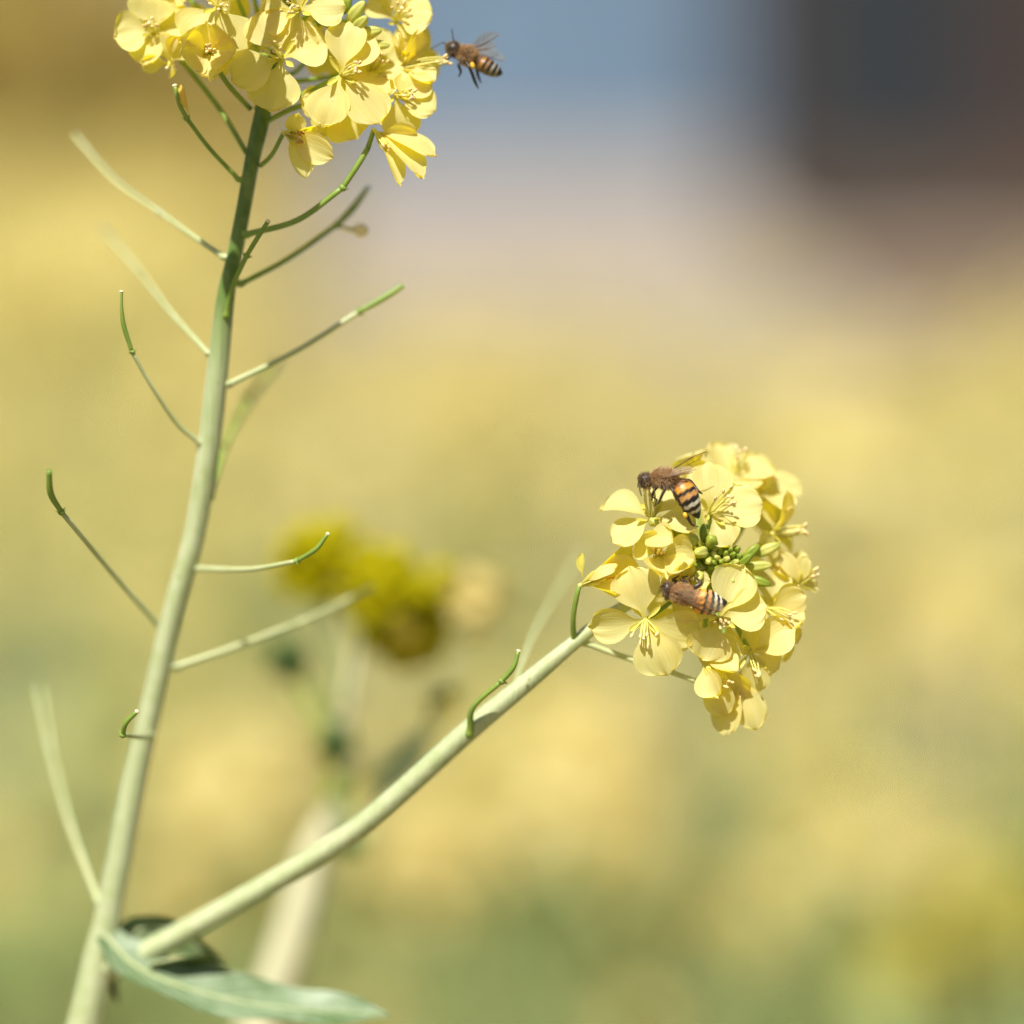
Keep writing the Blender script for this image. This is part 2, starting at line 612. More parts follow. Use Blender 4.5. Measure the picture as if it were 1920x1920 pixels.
M_SOIL = plain("soil", (0.24, 0.19, 0.08), 0.95, 0.1, c2=(0.16, 0.15, 0.05), scale=3, bump=0.3)
M_GRAVEL = plain("gravel", (0.335, 0.295, 0.25), 0.95, 0.1, c2=(0.27, 0.235, 0.20), scale=6, bump=0.4)
tag(grid_sheet('ground', -900, 900, -60, 1700, 0, 24, 24, M_SOIL), kind='structure')
tag(grid_sheet('gravel_yard', -3.5, 16, 4.5, 54, 0.006, 20, 20, M_GRAVEL), kind='structure')

M_BED = plain("dug_soil", (0.19, 0.135, 0.09), 0.95, 0.1, c2=(0.14, 0.10, 0.065), scale=5, bump=0.4)
tag(grid_sheet('soil_bed', 1.75, 12, 8.5, 17.9, 0.012, 16, 16, M_BED), kind='structure')

def box(x0, x1, y0, y1, z0, z1):
    v = [V((x, y, z)) for z in (z0, z1) for y in (y0, y1) for x in (x0, x1)]
    f = [(0, 2, 3, 1), (4, 5, 7, 6), (0, 1, 5, 4), (2, 6, 7, 3), (0, 4, 6, 2), (1, 3, 7, 5)]
    return v, f

def corrugated(x0, x1, y, z0, z1, pitch=0.2, depth=0.03):
    n = int((x1 - x0) / pitch * 4)
    vs, fs = [], []
    for i in range(n + 1):
        x = x0 + (x1 - x0) * i / n
        dy = (0, -depth, -depth, 0)[i % 4]
        vs += [V((x, y + dy, z0)), V((x, y + dy, z1))]
    for i in range(n):
        fs.append((2 * i, 2 * i + 2, 2 * i + 3, 2 * i + 1))
    return vs, fs

M_BLUE = plain("blue_metal", (0.15, 0.23, 0.33), 0.5, 0.4, var=0.15, scale=0.8)
M_BLUEROOF = plain("grey_roof", (0.22, 0.25, 0.30), 0.6, 0.3)
M_GLASS = plain("dark_glass", (0.03, 0.04, 0.06), 0.15, 0.6)
M_DARK = plain("dark_timber", (0.056, 0.041, 0.038), 0.7, 0.3, var=0.35, scale=2)
M_RED = plain("red_brown_timber", (0.125, 0.088, 0.062), 0.8, 0.2, var=0.3, scale=3)
M_NAVY = plain("navy_paint", (0.018, 0.028, 0.036), 0.5, 0.4)

def part(name, vf, mat, parent, smooth=False):
    return mesh_obj(name, vf[0], vf[1], mat, parent, smooth=smooth)

bl = empty('metal_shed', (0, 45, 0))
tag(bl, 'long blue grey metal shed, blurred, beyond the gravel yard behind the bees', 'shed')
mb = MB(); mb.add(box(-6.6, 5.6, 45.05, 53, 0, 5.2)); mb.add(corrugated(-6.6, 5.6, 45.0, 0, 5.2))
mesh_obj('wall', mb.v, mb.f, M_BLUE, bl, smooth=False)
part('roof', box(-7.0, 6.0, 44.6, 53.4, 5.2, 5.5), M_BLUEROOF, bl)
dr = part('door', box(-1.6, 1.6, 44.9, 44.96, 0.02, 3.0), M_BLUE, bl)
part('handle', box(1.3, 1.4, 44.84, 44.9, 1.0, 1.3), M_GLASS, dr)
for wx in (-4.4, 3.2):
    wn = part('window', box(wx, wx + .8, 44.92, 44.965, 1.7, 2.3), M_BLUEROOF, bl)
    part('pane', box(wx + .06, wx + .74, 44.90, 44.918, 1.76, 2.24), M_GLASS, wn)

BX, BY = 1.98, 19.5
br = empty('timber_barn', (BX + 4, BY, 0))
tag(br, 'dark brown timber barn, a blurred dark mass beside the blue grey shed', 'barn')
mb = MB()
for i in range(44):
    xa = BX + i * 0.2
    mb.add(box(xa, xa + 0.19, BY + (i % 2) * 0.012, BY + 0.06, 0.45, 3.9))
mb.add(box(BX + .02, BX + 8.8, BY + 0.075, BY + 7, 0.05, 3.9))
mesh_obj('wall', mb.v, mb.f, M_DARK, br, smooth=False)
part('plinth', box(BX - .02, BX + 8.82, BY - .07, BY + .07, 0.0, 0.60), M_RED, br)
x0, x1, ya, yb, yc = BX - .35, BX + 9.2, BY - .5, BY + 3.5, BY + 7.5
rv = [V((x0, ya, 3.92)), V((x1, ya, 3.92)), V((x1, yb, 5.6)), V((x0, yb, 5.6)), V((x1, yc, 3.92)), V((x0, yc, 3.92)),
      V((x0, ya, 4.04)), V((x1, ya, 4.04)), V((x1, yb, 5.72)), V((x0, yb, 5.72)), V((x1, yc, 4.04)), V((x0, yc, 4.04))]
rf = [(0, 1, 2, 3), (3, 2, 4, 5), (6, 9, 8, 7), (9, 11, 10, 8), (0, 6, 7, 1), (5, 4, 10, 11), (0, 3, 9, 6), (3, 5, 11, 9), (1, 7, 8, 2), (2, 8, 10, 4)]
mesh_obj('roof', rv, rf, M_BLUEROOF, br, smooth=False)
dr = part('door', box(BX + .1, BX + 1.0, BY - .06, BY - .01, 0.62, 2.7), M_NAVY, br)
part('handle', box(BX + .8, BX + .86, BY - .12, BY - .07, 1.4, 1.6), M_GLASS, dr)

def leaf_cloud(n, cx, cy, cz, rx, ry, rz, size, rnd):
    vs, fs = [], []
    for i in range(n):
        while True:
            p = V((rnd.uniform(-1, 1), rnd.uniform(-1, 1), rnd.uniform(-1, 1)))
            if 0.35 < p.length < 1: break
        q = V((cx + p.x * rx, cy + p.y * ry, cz + p.z * rz))
        a = V((rnd.gauss(0, 1), rnd.gauss(0, 1), rnd.gauss(0, 1))).normalized()
        b = a.cross(V((rnd.gauss(0, 1), rnd.gauss(0, 1), rnd.gauss(0, 1)))).normalized()
        s = size * rnd.uniform(.6, 1.3)
        k = len(vs)
        vs += [q - a * s, q + b * s * .5, q + a * s, q - b * s * .5]
        fs.append((k, k + 1, k + 2, k + 3))
    return vs, fs

M_HEDGE = plain("dry_hedge_leaf", (0.56, 0.44, 0.12), 0.7, 0.2, c2=(0.42, 0.32, 0.10), scale=1.2, trans=0.15)
M_TREE = plain("tree_leaf", (0.11, 0.14, 0.04), 0.6, 0.3, c2=(0.07, 0.10, 0.03), scale=1.0)
M_BARK = plain("bark", (0.12, 0.09, 0.06), 0.9, 0.2)
rnd = random.Random(5)
hedge_labels = ['mustard brown bush at the far edge of the flower field',
                'smaller olive brown bush between the mustard bush and the blue grey shed']
for i, (hx, hy, hw, hh) in enumerate([(-2.75, 14, 1.35, 2.1), (-1.55, 14.6, 0.55, 1.75)]):
    t = empty('bush', (hx, hy, 0))
    tag(t, hedge_labels[i], 'bush', 'bushes at the field edge')
    mb = MB()
    for k in range(7):
        a = k * .9
        mb.add(tube([(hx, hy, 0, .05), (hx + math.cos(a) * hw * .4, hy + math.sin(a) * .5, hh * .45, .035), (hx + math.cos(a) * hw * .7, hy + math.sin(a) * .8, hh * .85, .012)], 6, 3))
    mesh_obj('trunk', mb.v, mb.f, M_BARK, t)
    mb = MB()
    for k in range(6):
        mb.add(leaf_cloud(520, hx + rnd.uniform(-.5, .5) * hw, hy + rnd.uniform(-.5, .5), hh * rnd.uniform(.35, .75), hw * .6, .9, hh * .33, 0.10, rnd))
    mesh_obj('crown', mb.v, mb.f, M_HEDGE, t, smooth=False)

# ------------------------------------------------------------------ background rapeseed plants
def head_geo(c, rad, n, rnd, ps, axis=V((0, 0, 1))):
    """blossom head: n four-petalled flowers over a dome round c (world)"""
    vs, fs = [], []
    for i in range(n):
        while True:
            o = V((rnd.gauss(0, 1), rnd.gauss(0, 1), rnd.gauss(0, 1)))
            if o.length > .1:
                o.normalize()
                if o.dot(axis) > -0.45: break
        q = c + V((o.x * rad, o.y * rad, o.z * rad * 0.8)) * rnd.uniform(.65, 1.05)
        ax = (o + axis * 0.5).normalized()
        x = ax.cross(V((rnd.gauss(0, 1), rnd.gauss(0, 1), rnd.gauss(0, 1)))).normalized()
        y = ax.cross(x)
        for d, s in ((x, y), (y, x), (-x, y), (-y, x)):
            L = ps * rnd.uniform(.85, 1.15)
            k = len(vs)
            t = ax * L * rnd.uniform(0.05, 0.3)
            vs += [q, q + d * L * .6 + s * L * .42 + t * .7, q + d * L + t, q + d * L * .6 - s * L * .42 + t * .7]
            fs.append((k, k + 1, k + 2, k + 3))
    return vs, fs

def blade(p, d, L, wd, rnd):
    """drooping leaf"""
    d = d.normalized()
    s = d.cross(V((0, 0, 1)))
    s = s.normalized() if s.length > .01 else V((1, 0, 0))
    vs, fs = [], []
    for i in range(6):
        u = i / 5
        h = wd * (0.25 + math.sin(math.pi * min(1, u * 0.95 + 0.05)) * .8) * (1 if i < 5 else .1)
        q = p + d * L * u + V((0, 0, -1)) * L * .45 * u * u
        vs += [q - s * h * .5 + V((0, 0, h * .15)), q, q + s * h * .5 + V((0, 0, h * .15))]
    for i in range(5):
        for j in range(2):
            a = i * 3 + j
            fs.append((a, a + 1, a + 4, a + 3))
    return vs, fs

def plant_parts(base, h, rnd, nb=6, headr=0.028, nfl=16, ps=0.011, spread=0.13, segs=5, leaves=7):
    """returns dict of part -> list of geometry"""
    out = dict(stem=[], branch=[], head=[], leaf=[], bud=[])
    lean = V((rnd.uniform(-.05, .05), rnd.uniform(-.05, .05), 0))
    top = base + V((0, 0, h)) + lean
    out['stem'].append(tube([(*base, .007), (*(base + (top - base) * .5 + lean * .2), .0055), (*top, .0025)], segs, 3))
    tips = [top]
    for k in range(nb):
        f = rnd.uniform(.55, .88)
        s0 = base + (top - base) * f
        a = rnd.uniform(0, 6.28)
        r = spread * rnd.uniform(.5, 1.15)
        e = V((s0.x + math.cos(a) * r, s0.y + math.sin(a) * r, base.z + h * rnd.uniform(.84, 1.0)))
        m = s0 * .45 + e * .55 + V((math.cos(a), math.sin(a), -.2)) * r * .22
        out['branch'].append(tube([(*s0, .0032), (*m, .0028), (*e, .0018)], segs, 3))
        tips.append(e)
    for t in tips:
        out['head'].append(head_geo(t, headr * rnd.uniform(.8, 1.2), nfl, rnd, ps))
        for k in range(3):
            q = t + V((rnd.uniform(-1, 1), rnd.uniform(-1, 1), rnd.uniform(.2, 1))) * headr * .5
            out['bud'].append(ellipsoid(q, V((0, 0, .004)), 0, .0028, nu=4, nv=5))
    for k in range(leaves):
        f = rnd.uniform(.12, .78)
        a = rnd.uniform(0, 6.28)
        s0 = base + (top - base) * f
        out['leaf'].append(blade(s0, V((math.cos(a), math.sin(a), rnd.uniform(.1, .8))), rnd.uniform(.08, .17) * (1.35 - f * .6), rnd.uniform(.03, .055), rnd))
    return out

def field():
    rnd = random.Random(77)
    mb = MB()
    def put(x, y, h, **kw):
        p = plant_parts(V((x, y, 0)), h, rnd, **kw)
        for k in ('stem', 'branch', 'leaf', 'bud'):
            for g in p[k]: mb.add(g, 1)
        for g in p['head']: mb.add(g, 0)
    # near rows
    y = 1.75
    while y < 4.4:
        half = 0.22 * y + 0.25
        x = -half - 0.1
        while x < half + .1:
            dens = 0.17 if y < 3 else 0.2
            if rnd.random() < 0.93:
                put(x + rnd.uniform(-.07, .07), y + rnd.uniform(-.08, .08), rnd.gauss(.90, .045) - (0.07 if y < 2.2 else 0), nb=6 if y > 2.9 else 5, nfl=15 if y > 2.9 else 12, leaves=7 if y > 2.9 else 10, segs=4, ps=.0125, headr=.032)
            x += dens
        y += 0.19
    # field runs on further at the far side, left of the yard
    y = 4.5
    while y < 11.5:
        xr = -2.25 - 0.0 * y if y > 6.6 else -0.2 * (y - 5.6) * 9
        x = -0.235 * y - .4
        xr = max(x, min(xr, 2))
        step = 0.26 + (y - 5.6) * .012
        xx = x
        while xx < (-0.05 * y - 0.25 if y < 9 else -0.09 * y - 0.2):
            put(xx + rnd.uniform(-.1, .1), y + rnd.uniform(-.1, .1), rnd.gauss(.90, .04), nb=5, nfl=9, segs=3, leaves=3, ps=.022, headr=.05, spread=.17)
            xx += step
        y += step
    o = mesh_obj('flower_field', mb.v, mb.f, [M_FAR_PETAL, M_FARGREEN], origin=(0, 0, 0), smooth=False, midx=mb.m)
    tag(o, 'dense field of yellow flowering rapeseed, blurred behind the bees', kind='stuff')
field()

# single plants whose heads read as soft yellow blobs
BLOBS = [
    (230, 500, 1.75, .045, 'blurred yellow blossom plant behind the upper left stalks'),
    (1630, 860, 1.45, .060, 'bright blurred yellow blossom plant to the right of the bee flower head'),
    (880, 740, 2.1, .045, 'soft pale yellow blossom plant between the two flower heads, further off'),
    (440, 1470, 1.20, .040, 'golden blurred blossom plant behind the fork of the side branch'),
    (1095, 1420, 1.30, .040, 'golden blurred blossom plant below the side branch and bee flower head'),
    (1590, 1590, 1.45, .034, 'faint blurred blossom plant low on the right side'),
    (1870, 1700, 1.15, .026, 'greenish yellow blurred plant in the lower right corner'),
    (1800, 1130, 2.2, .040, 'pale blurred blossom plant at the right edge, lower than the bright one'),
]
for i, (px, py, dist, hr, lab) in enumerate(BLOBS):
    rnd = random.Random(400 + i)
    c = at(px, py, dist)
    base = V((c.x + rnd.uniform(-.02, .02), c.y + .01, 0))
    t = empty('rapeseed_plant', base)
    tag(t, lab, 'rapeseed plant', 'single rapeseed plants blurred in the field')
    h = c.z
    tips = [c] + [c + V((rnd.uniform(-1, 1) * hr * 2.0, rnd.uniform(-.05, .05), -rnd.uniform(.2, 1.5) * hr)) for _ in range(3)]
    sv = tube([(*base, .007), (*(base * .4 + c * .6), .005), (*c, .0025)], 8, 4)
    mesh_obj('stem', sv[0], sv[1], M_FARGREEN, t)
    for e in tips[1:]:
        s0 = base * .3 + c * .7
        sv = tube([(*s0, .003), (*((s0 + e) / 2 + (e - c) * .3), .0028), (*e, .002)], 6, 3)
        mesh_obj('branch', sv[0], sv[1], M_FARGREEN, t)
    for j, e in enumerate(tips):
        hv = head_geo(e, hr * (1 if j == 0 else .65), 42 if j == 0 else 20, rnd, .0125)
        mesh_obj('flower_head', hv[0], hv[1], M_FAR_PETAL if i != 6 else M_GREENISH, t, smooth=False)
    for j in range(4):
        a = rnd.uniform(0, 6.28)
        lv = blade(base * (1 - .3 - .14 * j) + c * (.3 + .14 * j), V((math.cos(a), math.sin(a), .5)), .13, .045, rnd)
        mesh_obj('leaf', lv[0], lv[1], M_FARGREEN, t)

# ------------------------------------------------------------------ the soft plant just behind the hero plant
def soft_plant():
    Z = 1200
    t = empty('rapeseed_plant', (W(A(420, 1960, Z)).x, W(A(420, 1960, Z)).y + .02, 0))
    tag(t, 'out of focus rapeseed plant with olive yellow heads, just behind the side branch', 'rapeseed plant')
    def P(x, y, r, dz=0): return (*A(x, y, Z + dz), r)
    b0 = A(470, 1990, Z)
    gnd = b0 + DOWN * ((W(b0).z) / S)
    def T(name, pts, mat, segs=12, pre=()):
        v, f = tube(pts, segs, 6, pre=pre)
        return mesh_obj(name, [W(q) for q in v], f, mat, t)
    T('stem', [P(440, 2060, 52), P(500, 1900, 50), P(560, 1720, 46), P(590, 1600, 38), P(612, 1540, 26), P(622, 1480, 15), P(645, 1340, 11), P(672, 1200, 9), P(690, 1130, 7)], M_CREAMSTEM, pre=[(*gnd, 60), (*(b0 + DOWN * 1200 + V((-70, 0, 0))), 54)])
    T('branch', [P(615, 1510, 18), P(628, 1440, 17), P(590, 1330, 15), P(545, 1250, 12)], M_POD)
    T('branch', [P(640, 1500, 12), P(720, 1440, 12), P(800, 1370, 9), P(832, 1320, 7)], M_POD)
    T('branch', [P(640, 1330, 13), P(620, 1200, 8), P(595, 1100, 7), P(598, 1050, 6)], M_FARGREEN)
    T('branch', [P(670, 1210, 9), P(780, 1230, 8), P(850, 1180, 7), P(885, 1135, 6, 400)], M_FARGREEN)
    rnd = random.Random(9)
    def cl(px, py, r, n, mat, name='flower_head', dz=0, ps=60, squash=1.0):
        mb = MB()
        c = A(px, py, Z + dz)
        for i in range(n):
            o = V((rnd.gauss(0, 1), rnd.gauss(0, 1), rnd.gauss(0, 1))).normalized()
            if mat is M_PETAL: o = (o + V((0, -.8, -.7))).normalized()
            q = c + V((o.x * r, o.y * r * squash, o.z * r)) * rnd.uniform(.3, 1)
            if ps < 30:
                mb.add(ellipsoid(q, o * ps, 0, ps * .6, nu=5, nv=6))
            else:
                for k in range(4):
                    x = o.cross(V((rnd.gauss(0, 1), rnd.gauss(0, 1), rnd.gauss(0, 1)))).normalized()
                    g = petal_geo(q, q + (x + o * .3).normalized() * ps, ps * .8, o, nu=4, nv=4, seed=i)
                    mb.add((g[0], g[1]))
        return mesh_obj(name, [W(q) for q in mb.v], mb.f, mat, t)
    cl(598, 1035, 88, 95, M_BUD_OLIVE, 'bud_cluster', ps=27)
    cl(600, 1060, 80, 6, M_BUD_OLIVE, 'flower_head', ps=70)
    cl(745, 1125, 124, 170, M_BUD_OLIVE, 'bud_cluster', ps=28)
    cl(755, 1140, 100, 14, M_BUD_OLIVE, 'flower_head', ps=75)
    cl(775, 1205, 66, 60, M_BUD_OLIVE, 'bud_cluster', ps=27)
    cl(668, 1060, 50, 50, M_BUD_OLIVE, 'bud_cluster', ps=26)
    cl(768, 1185, 26, 6, M_PETAL_OLD, 'flower_head', dz=-120, ps=44)
    cl(880, 1125, 58, 12, M_FAR_PETAL, 'flower_head', dz=300, ps=70)
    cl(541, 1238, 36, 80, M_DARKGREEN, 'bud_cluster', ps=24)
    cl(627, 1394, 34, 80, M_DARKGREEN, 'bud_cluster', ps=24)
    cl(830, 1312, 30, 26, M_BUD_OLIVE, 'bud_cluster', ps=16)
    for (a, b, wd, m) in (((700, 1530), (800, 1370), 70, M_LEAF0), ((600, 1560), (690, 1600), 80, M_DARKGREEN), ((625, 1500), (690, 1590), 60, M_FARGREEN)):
        g = petal_geo(A(*a, Z), A(*b, Z - 40), wd, V((.3, -.6, -.7)), nu=10, nv=6, seed=3)
        mesh_obj('leaf', [W(q) for q in g[0]], g[1], m, t)
soft_plant()

# ------------------------------------------------------------------ the hero plant
def hero():
    stem_pts = [(150, 1960, 330, 36), (166, 1895, 322, 34), (187, 1795, 313, 31), (207, 1700, 302, 26), (245, 1500, 275, 25), (262, 1420, 260, 23), (290, 1300, 235, 21.5), (312, 1200, 215, 21),
                (338, 1100, 192, 21), (365, 1000, 172, 20.5), (390, 850, 145, 21.5), (407, 700, 118, 20.5), (424, 550, 95, 17), (435, 500, 87, 15), (455, 400, 74, 14), (473, 300, 63, 14.5),
                (490, 225, 58, 16), (512, 120, 58, 12), (535, 20, 62, 9), (555, -90, 66, 6), (570, -180, 70, 3)]
    SP = [(*A(x, y, z), r) for x, y, z, r in stem_pts]
    b0 = V(SP[0][:3])
    gl = W(b0).z / S
    drift = V((-60, 0, 0))
    low = [(*(b0 + DOWN * gl + drift * 2), 46), (*(b0 + DOWN * gl * .55 + drift * 1.4), 44), (*(b0 + DOWN * gl * .18 + drift * .7), 40), (*(b0 + DOWN * 260 + V((-55, 0, 12))), 36)]
    plant = empty('rapeseed_plant', W(V(low[0][:3])))
    tag(plant, 'sharp tall rapeseed plant with pale stem and two yellow flower heads carrying the bees', 'rapeseed plant')
    v, f = tube(SP, 24, 8, ridge=0.025, pre=low)
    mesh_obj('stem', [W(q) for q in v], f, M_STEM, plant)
    br = [(245, 1800, 305, 27), (300, 1772, 285, 24), (430, 1700, 240, 23), (600, 1601, 180, 22), (710, 1522, 140, 21.5), (870, 1378, 90, 20.5), (985, 1282, 70, 18), (1075, 1207, 58, 14),
          (1150, 1150, 55, 12), (1240, 1100, 58, 10), (1330, 1060, 50, 8), (1352, 1045, 42, 5)]
    v, f = tube([(*A(196, 1812, 314), 28)] + [(*A(x, y, z), r) for x, y, z, r in br], 24, 8, ridge=0.025)
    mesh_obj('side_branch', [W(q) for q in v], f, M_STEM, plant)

    for ax in (catmull(SP, 10), catmull([(*A(x, y, z), r) for x, y, z, r in br], 10)):
        AXES.extend([tuple(float(v) for v in c[:3]) for c in ax])
    G, Pp = M_POD, M_POD_PALE
    make_pod(plant, [(447, 337, 62, 4.6), (392, 278, 40, 4.2), (350, 222, 15, 4.2), (337, 196, 5, 4.4), (328, 162, 0, 4.0)], 2, (G, G))
    make_pod(plant, [(420, 482, 85, 5.5), (370, 448, 120, 5), (300, 398, 220, 5), (215, 337, 320, 4.4), (140, 252, 410, 4.2)], 2, (Pp, Pp), tipc=False)
    make_pod(plant, [(390, 662, 110, 5.5), (320, 585, 220, 5), (262, 510, 400, 4.4), (192, 425, 560, 4.2)], 2, (Pp, Pp), tipc=False)
    make_pod(plant, [(374, 830, 130, 5.2), (330, 792, 100, 4.4), (283, 722, 55, 3.9), (248, 660, 25, 4.0), (232, 610, 10, 4.6), (228, 575, 0, 3.0), (228, 548, -5, 2.6)], 3, (Pp, G))
    make_pod(plant, [(298, 1172, 215, 5.5), (215, 1080, 120, 5), (115, 960, -30, 4.8), (95, 925, -60, 6.2), (92, 882, -85, 5)], 2, (Pp, G), tipc=False)
    make_pod(plant, [(462, 440, 70, 6), (560, 412, 45, 5.6), (643, 352, 20, 5.4), (672, 308, 10, 5.6), (690, 278, 8, 5.2)], 2, (G, G), tipc=False)
    make_pod(plant, [(452, 532, 95, 5.6), (540, 485, 150, 5.2), (632, 422, 200, 5.2), (662, 392, 225, 6.8), (692, 352, 250, 4)], 2, (G, G), tipc=False)
    make_pod(plant, [(424, 592, 85, 5.5), (437, 535, 55, 4.6), (462, 480, 15, 4.4), (482, 447, -5, 4.6), (502, 416, -12, 4.2)], 2, (G, G))
    make_pod(plant, [(430, 720, 120, 6), (560, 656, 125, 5.2), (674, 584, 130, 5.2), (720, 558, 133, 6.2), (756, 535, 136, 5.2)], 2, (Pp, M_POD), tipc=False)
    make_pod(plant, [(368, 1066, 180, 5.8), (470, 1067, 100, 4.8), (556, 1052, 35, 4.2), (592, 1030, 10, 4.6), (614, 1002, 0, 3.4)], 2, (Pp, G))
    make_pod(plant, [(330, 1250, 225, 6.5), (420, 1220, 240, 6), (560, 1168, 310, 5.5), (640, 1130, 400, 5.5), (700, 1100, 470, 4)], 2, (Pp, Pp), tipc=False)
    make_pod(plant, [(285, 1380, 240, 6.5), (262, 1382, 120, 5), (230, 1378, 0, 4.6), (236, 1356, -15, 5.0), (256, 1335, -25, 3.8)], 2, (Pp, G))
    make_pod(plant, [(185, 1690, 305, 8), (130, 1540, 440, 7), (98, 1420, 560, 6.4), (74, 1290, 680, 5.5)], 2, (Pp, Pp), tipc=False)
    make_pod(plant, [(395, 930, 170, 6), (425, 830, 350, 6), (465, 750, 520, 8), (520, 680, 640, 7)], 2, (G, G), tipc=False)
    make_pod(plant, [(880, 1376, 72, 7), (888, 1325, 40, 5.4), (940, 1278, 12, 4.8), (962, 1252, 2, 5.2), (972, 1222, -2, 3.6)], 2, (G, G))
    make_pod(plant, [(960, 1300, 80, 5.5), (1000, 1190, 330, 5), (1045, 1110, 520, 4.2), (1092, 1030, 700, 4)], 2, (Pp, Pp), tipc=False)
    make_pod(plant, [(1095, 1205, 60, 6), (1170, 1232, 60, 5.5), (1235, 1252, 42, 5.2), (1290, 1272, 34, 4.8), (1345, 1292, 45, 4.6)], 4, (Pp, G), tipc=False)

    # spent petal clinging to the first pod, pale stigma of the far pod
    g = petal_geo(A(356, 216, 8), A(341, 157, 2), 18, V((-.5, 0, -1)), cup=.6, seed=4)
    mesh_obj('petal', [W(q) for q in g[0]], g[1], M_ORANGE, plant, uvs=g[2])
    g = tube([(*A(632, 422, 200), 3), (*A(655, 430, 200), 4), (*A(672, 432, 198), 5)], 8, 3)
    mesh_obj('sepal', [W(q) for q in g[0]], g[1], M_SEPAL, plant)
    g = ellipsoid(A(678, 432, 200), V((15, 2, 0)), 0, 13)
    mesh_obj('petal_remnant', [W(q) for q in g[0]], g[1], M_STIGMA, plant)

    # ------------ leaves at the fork
    M = M_LEAF
    def leaf_strip(mid, widths, nr, name='leaf', mat=M, fold=0.32, wav=0.13):
        mid = catmull([tuple(A(*m)) for m in mid], 6)
        n = len(mid)
        ws = np.interp(np.linspace(0, 1, n), np.linspace(0, 1, len(widths)), widths)
        vs, fs, uv = [], [], []
        K = 10
        for i, c in enumerate(mid):
            d = V(mid[min(n - 1, i + 1)] - mid[max(0, i - 1)]).normalized()
            nn = V(nr) - d * V(nr).dot(d)
            nn.normalize()
            s = d.cross(nn)
            for k in range(K + 1):
                q = -1 + 2 * k / K
                h = fold * abs(q) ** 1.3 * ws[i] + wav * ws[i] * math.sin(i * .55 + q * 2) * abs(q)
                vs.append(V(c) + s * (q * ws[i]) + nn * h)
                uv.append((i / n, .5 + .5 * q))
        for i in range(n - 1):
            for k in range(K):
                a = i * (K + 1) + k
                fs.append((a, a + 1, a + K + 2, a + K + 1))
        o = mesh_obj(name, [W(q) for q in vs], fs, mat, plant, uvs=uv)
        rb = tube([(*c, max(1.2, 5 * (1 - i / n))) for i, c in enumerate(mid)], 8, 1)
        mesh_obj('midrib', [W(q) for q in rb[0]], rb[1], M_POD_PALE, o)
        return o
    leaf_strip([(196, 1752, 285), (250, 1808, 262), (330, 1846, 250), (440, 1876, 255), (560, 1892, 265), (660, 1898, 270), (728, 1902, 275)],
               [26, 42, 46, 52, 54, 48, 40, 26, 3], (0.15, -0.75, -0.65))
    leaf_strip([(225, 1790, 330), (262, 1745, 345), (320, 1745, 350), (390, 1790, 345), (425, 1810, 340)], [20, 38, 34, 26, 4], (-.3, .3, -.9), fold=.35)
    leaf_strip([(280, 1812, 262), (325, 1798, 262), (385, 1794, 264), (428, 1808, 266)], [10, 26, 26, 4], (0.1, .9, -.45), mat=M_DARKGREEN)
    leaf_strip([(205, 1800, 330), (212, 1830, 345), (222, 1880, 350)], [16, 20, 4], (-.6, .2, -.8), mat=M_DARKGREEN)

    # ------------ flower head at the top of the main stem
    F = lambda x, y, z, *a, **k: make_flower(plant, A(x, y, z), *a, **k)
    up = (0, -.45, -1)
    F(528, 108, 0, (-.1, -.35, -1), 92, 78, petals=[(492, 18, 12, 98, {'cup': .1, 'bend': .1}), (616, 78, 6, 100, {'cup': .1}), (436, 158, -2, 92, {'cup': .12}), (514, 212, -8, 98, {'cup': .12, 'bend': .05})],
      stamen=(-.35, -.28, -1), ped=[(*A(480, 205, 55), 5), (*A(500, 165, 30), 5)])
    F(640, 140, -4, (.1, -.3, -1), 92, 75, petals=[(648, 40, 14, 78, {'cup': .35}), (706, 72, 22, 66, {'cup': .2}), (610, 240, -6, 92, {'cup': .1, 'n': (-.2, -.5, -1)}), (712, 236, -10, 92, {'cup': .1, 'n': (.2, -.5, -1)})],
      stamen=(.62, -.14, -.75), ped=[(*A(500, 208, 58), 5.5), (*A(570, 175, 36), 5)], spread=.18)
    F(392, 98, -2, (.1, -.15, -1), 62, 40, petals=[(388, 40, -34, 92, {'cup': .5, 'n': (0, .6, -.8)}), (338, 104, -36, 80, {'cup': .55, 'n': (.7, 0, -.6)}), (398, 150, -42, 92, {'cup': .5, 'n': (0, -.7, -.6)}), (446, 88, -42, 84, {'cup': .6, 'n': (-.7, 0, -.6)})],
      slen=.4, ped=[(*A(470, 205, 58), 5), (*A(425, 155, 25), 5)])
    F(292, 62, 70, (-.2, -.3, -1), 85, 60, petals=[(212, 70, -20, 88, {'cup': .3}), (292, -18, -10, 96, {'cup': .25}), (368, 40, -10, 88, {'cup': .25}), (268, 124, -30, 70, {'cup': .3})],
      ped=[(*A(462, 288, 66), 5), (*A(412, 205, 90), 5.2), (*A(340, 112, 90), 5)])
    F(318, 118, 60, (-.1, .5, -.8), 50, 50, petals=[(350, 70, -20, 60), (262, 116, -20, 40), (330, 130, -20, 44), (300, 60, -20, 60)], nst=0, sepals=False)
    F(410, 12, 22, (0, -.4, -1), 92, 74, petals=[(345, 78, -4, 92, {'cup': .1}), (452, 104, -8, 96, {'cup': .1}), (360, -66, 10, 90), (470, -60, 10, 90)], stamen=(.2, .1, -1))
    F(560, 18, 6, (.05, -.3, -1), 92, 76, petals=[(648, 8, -6, 92, {'cup': .12}), (552, 104, 14, 88), (488, 40, 8, 80, {'cup': .15}), (575, -76, 6, 90)], stamen=(-.25, .12, -1))
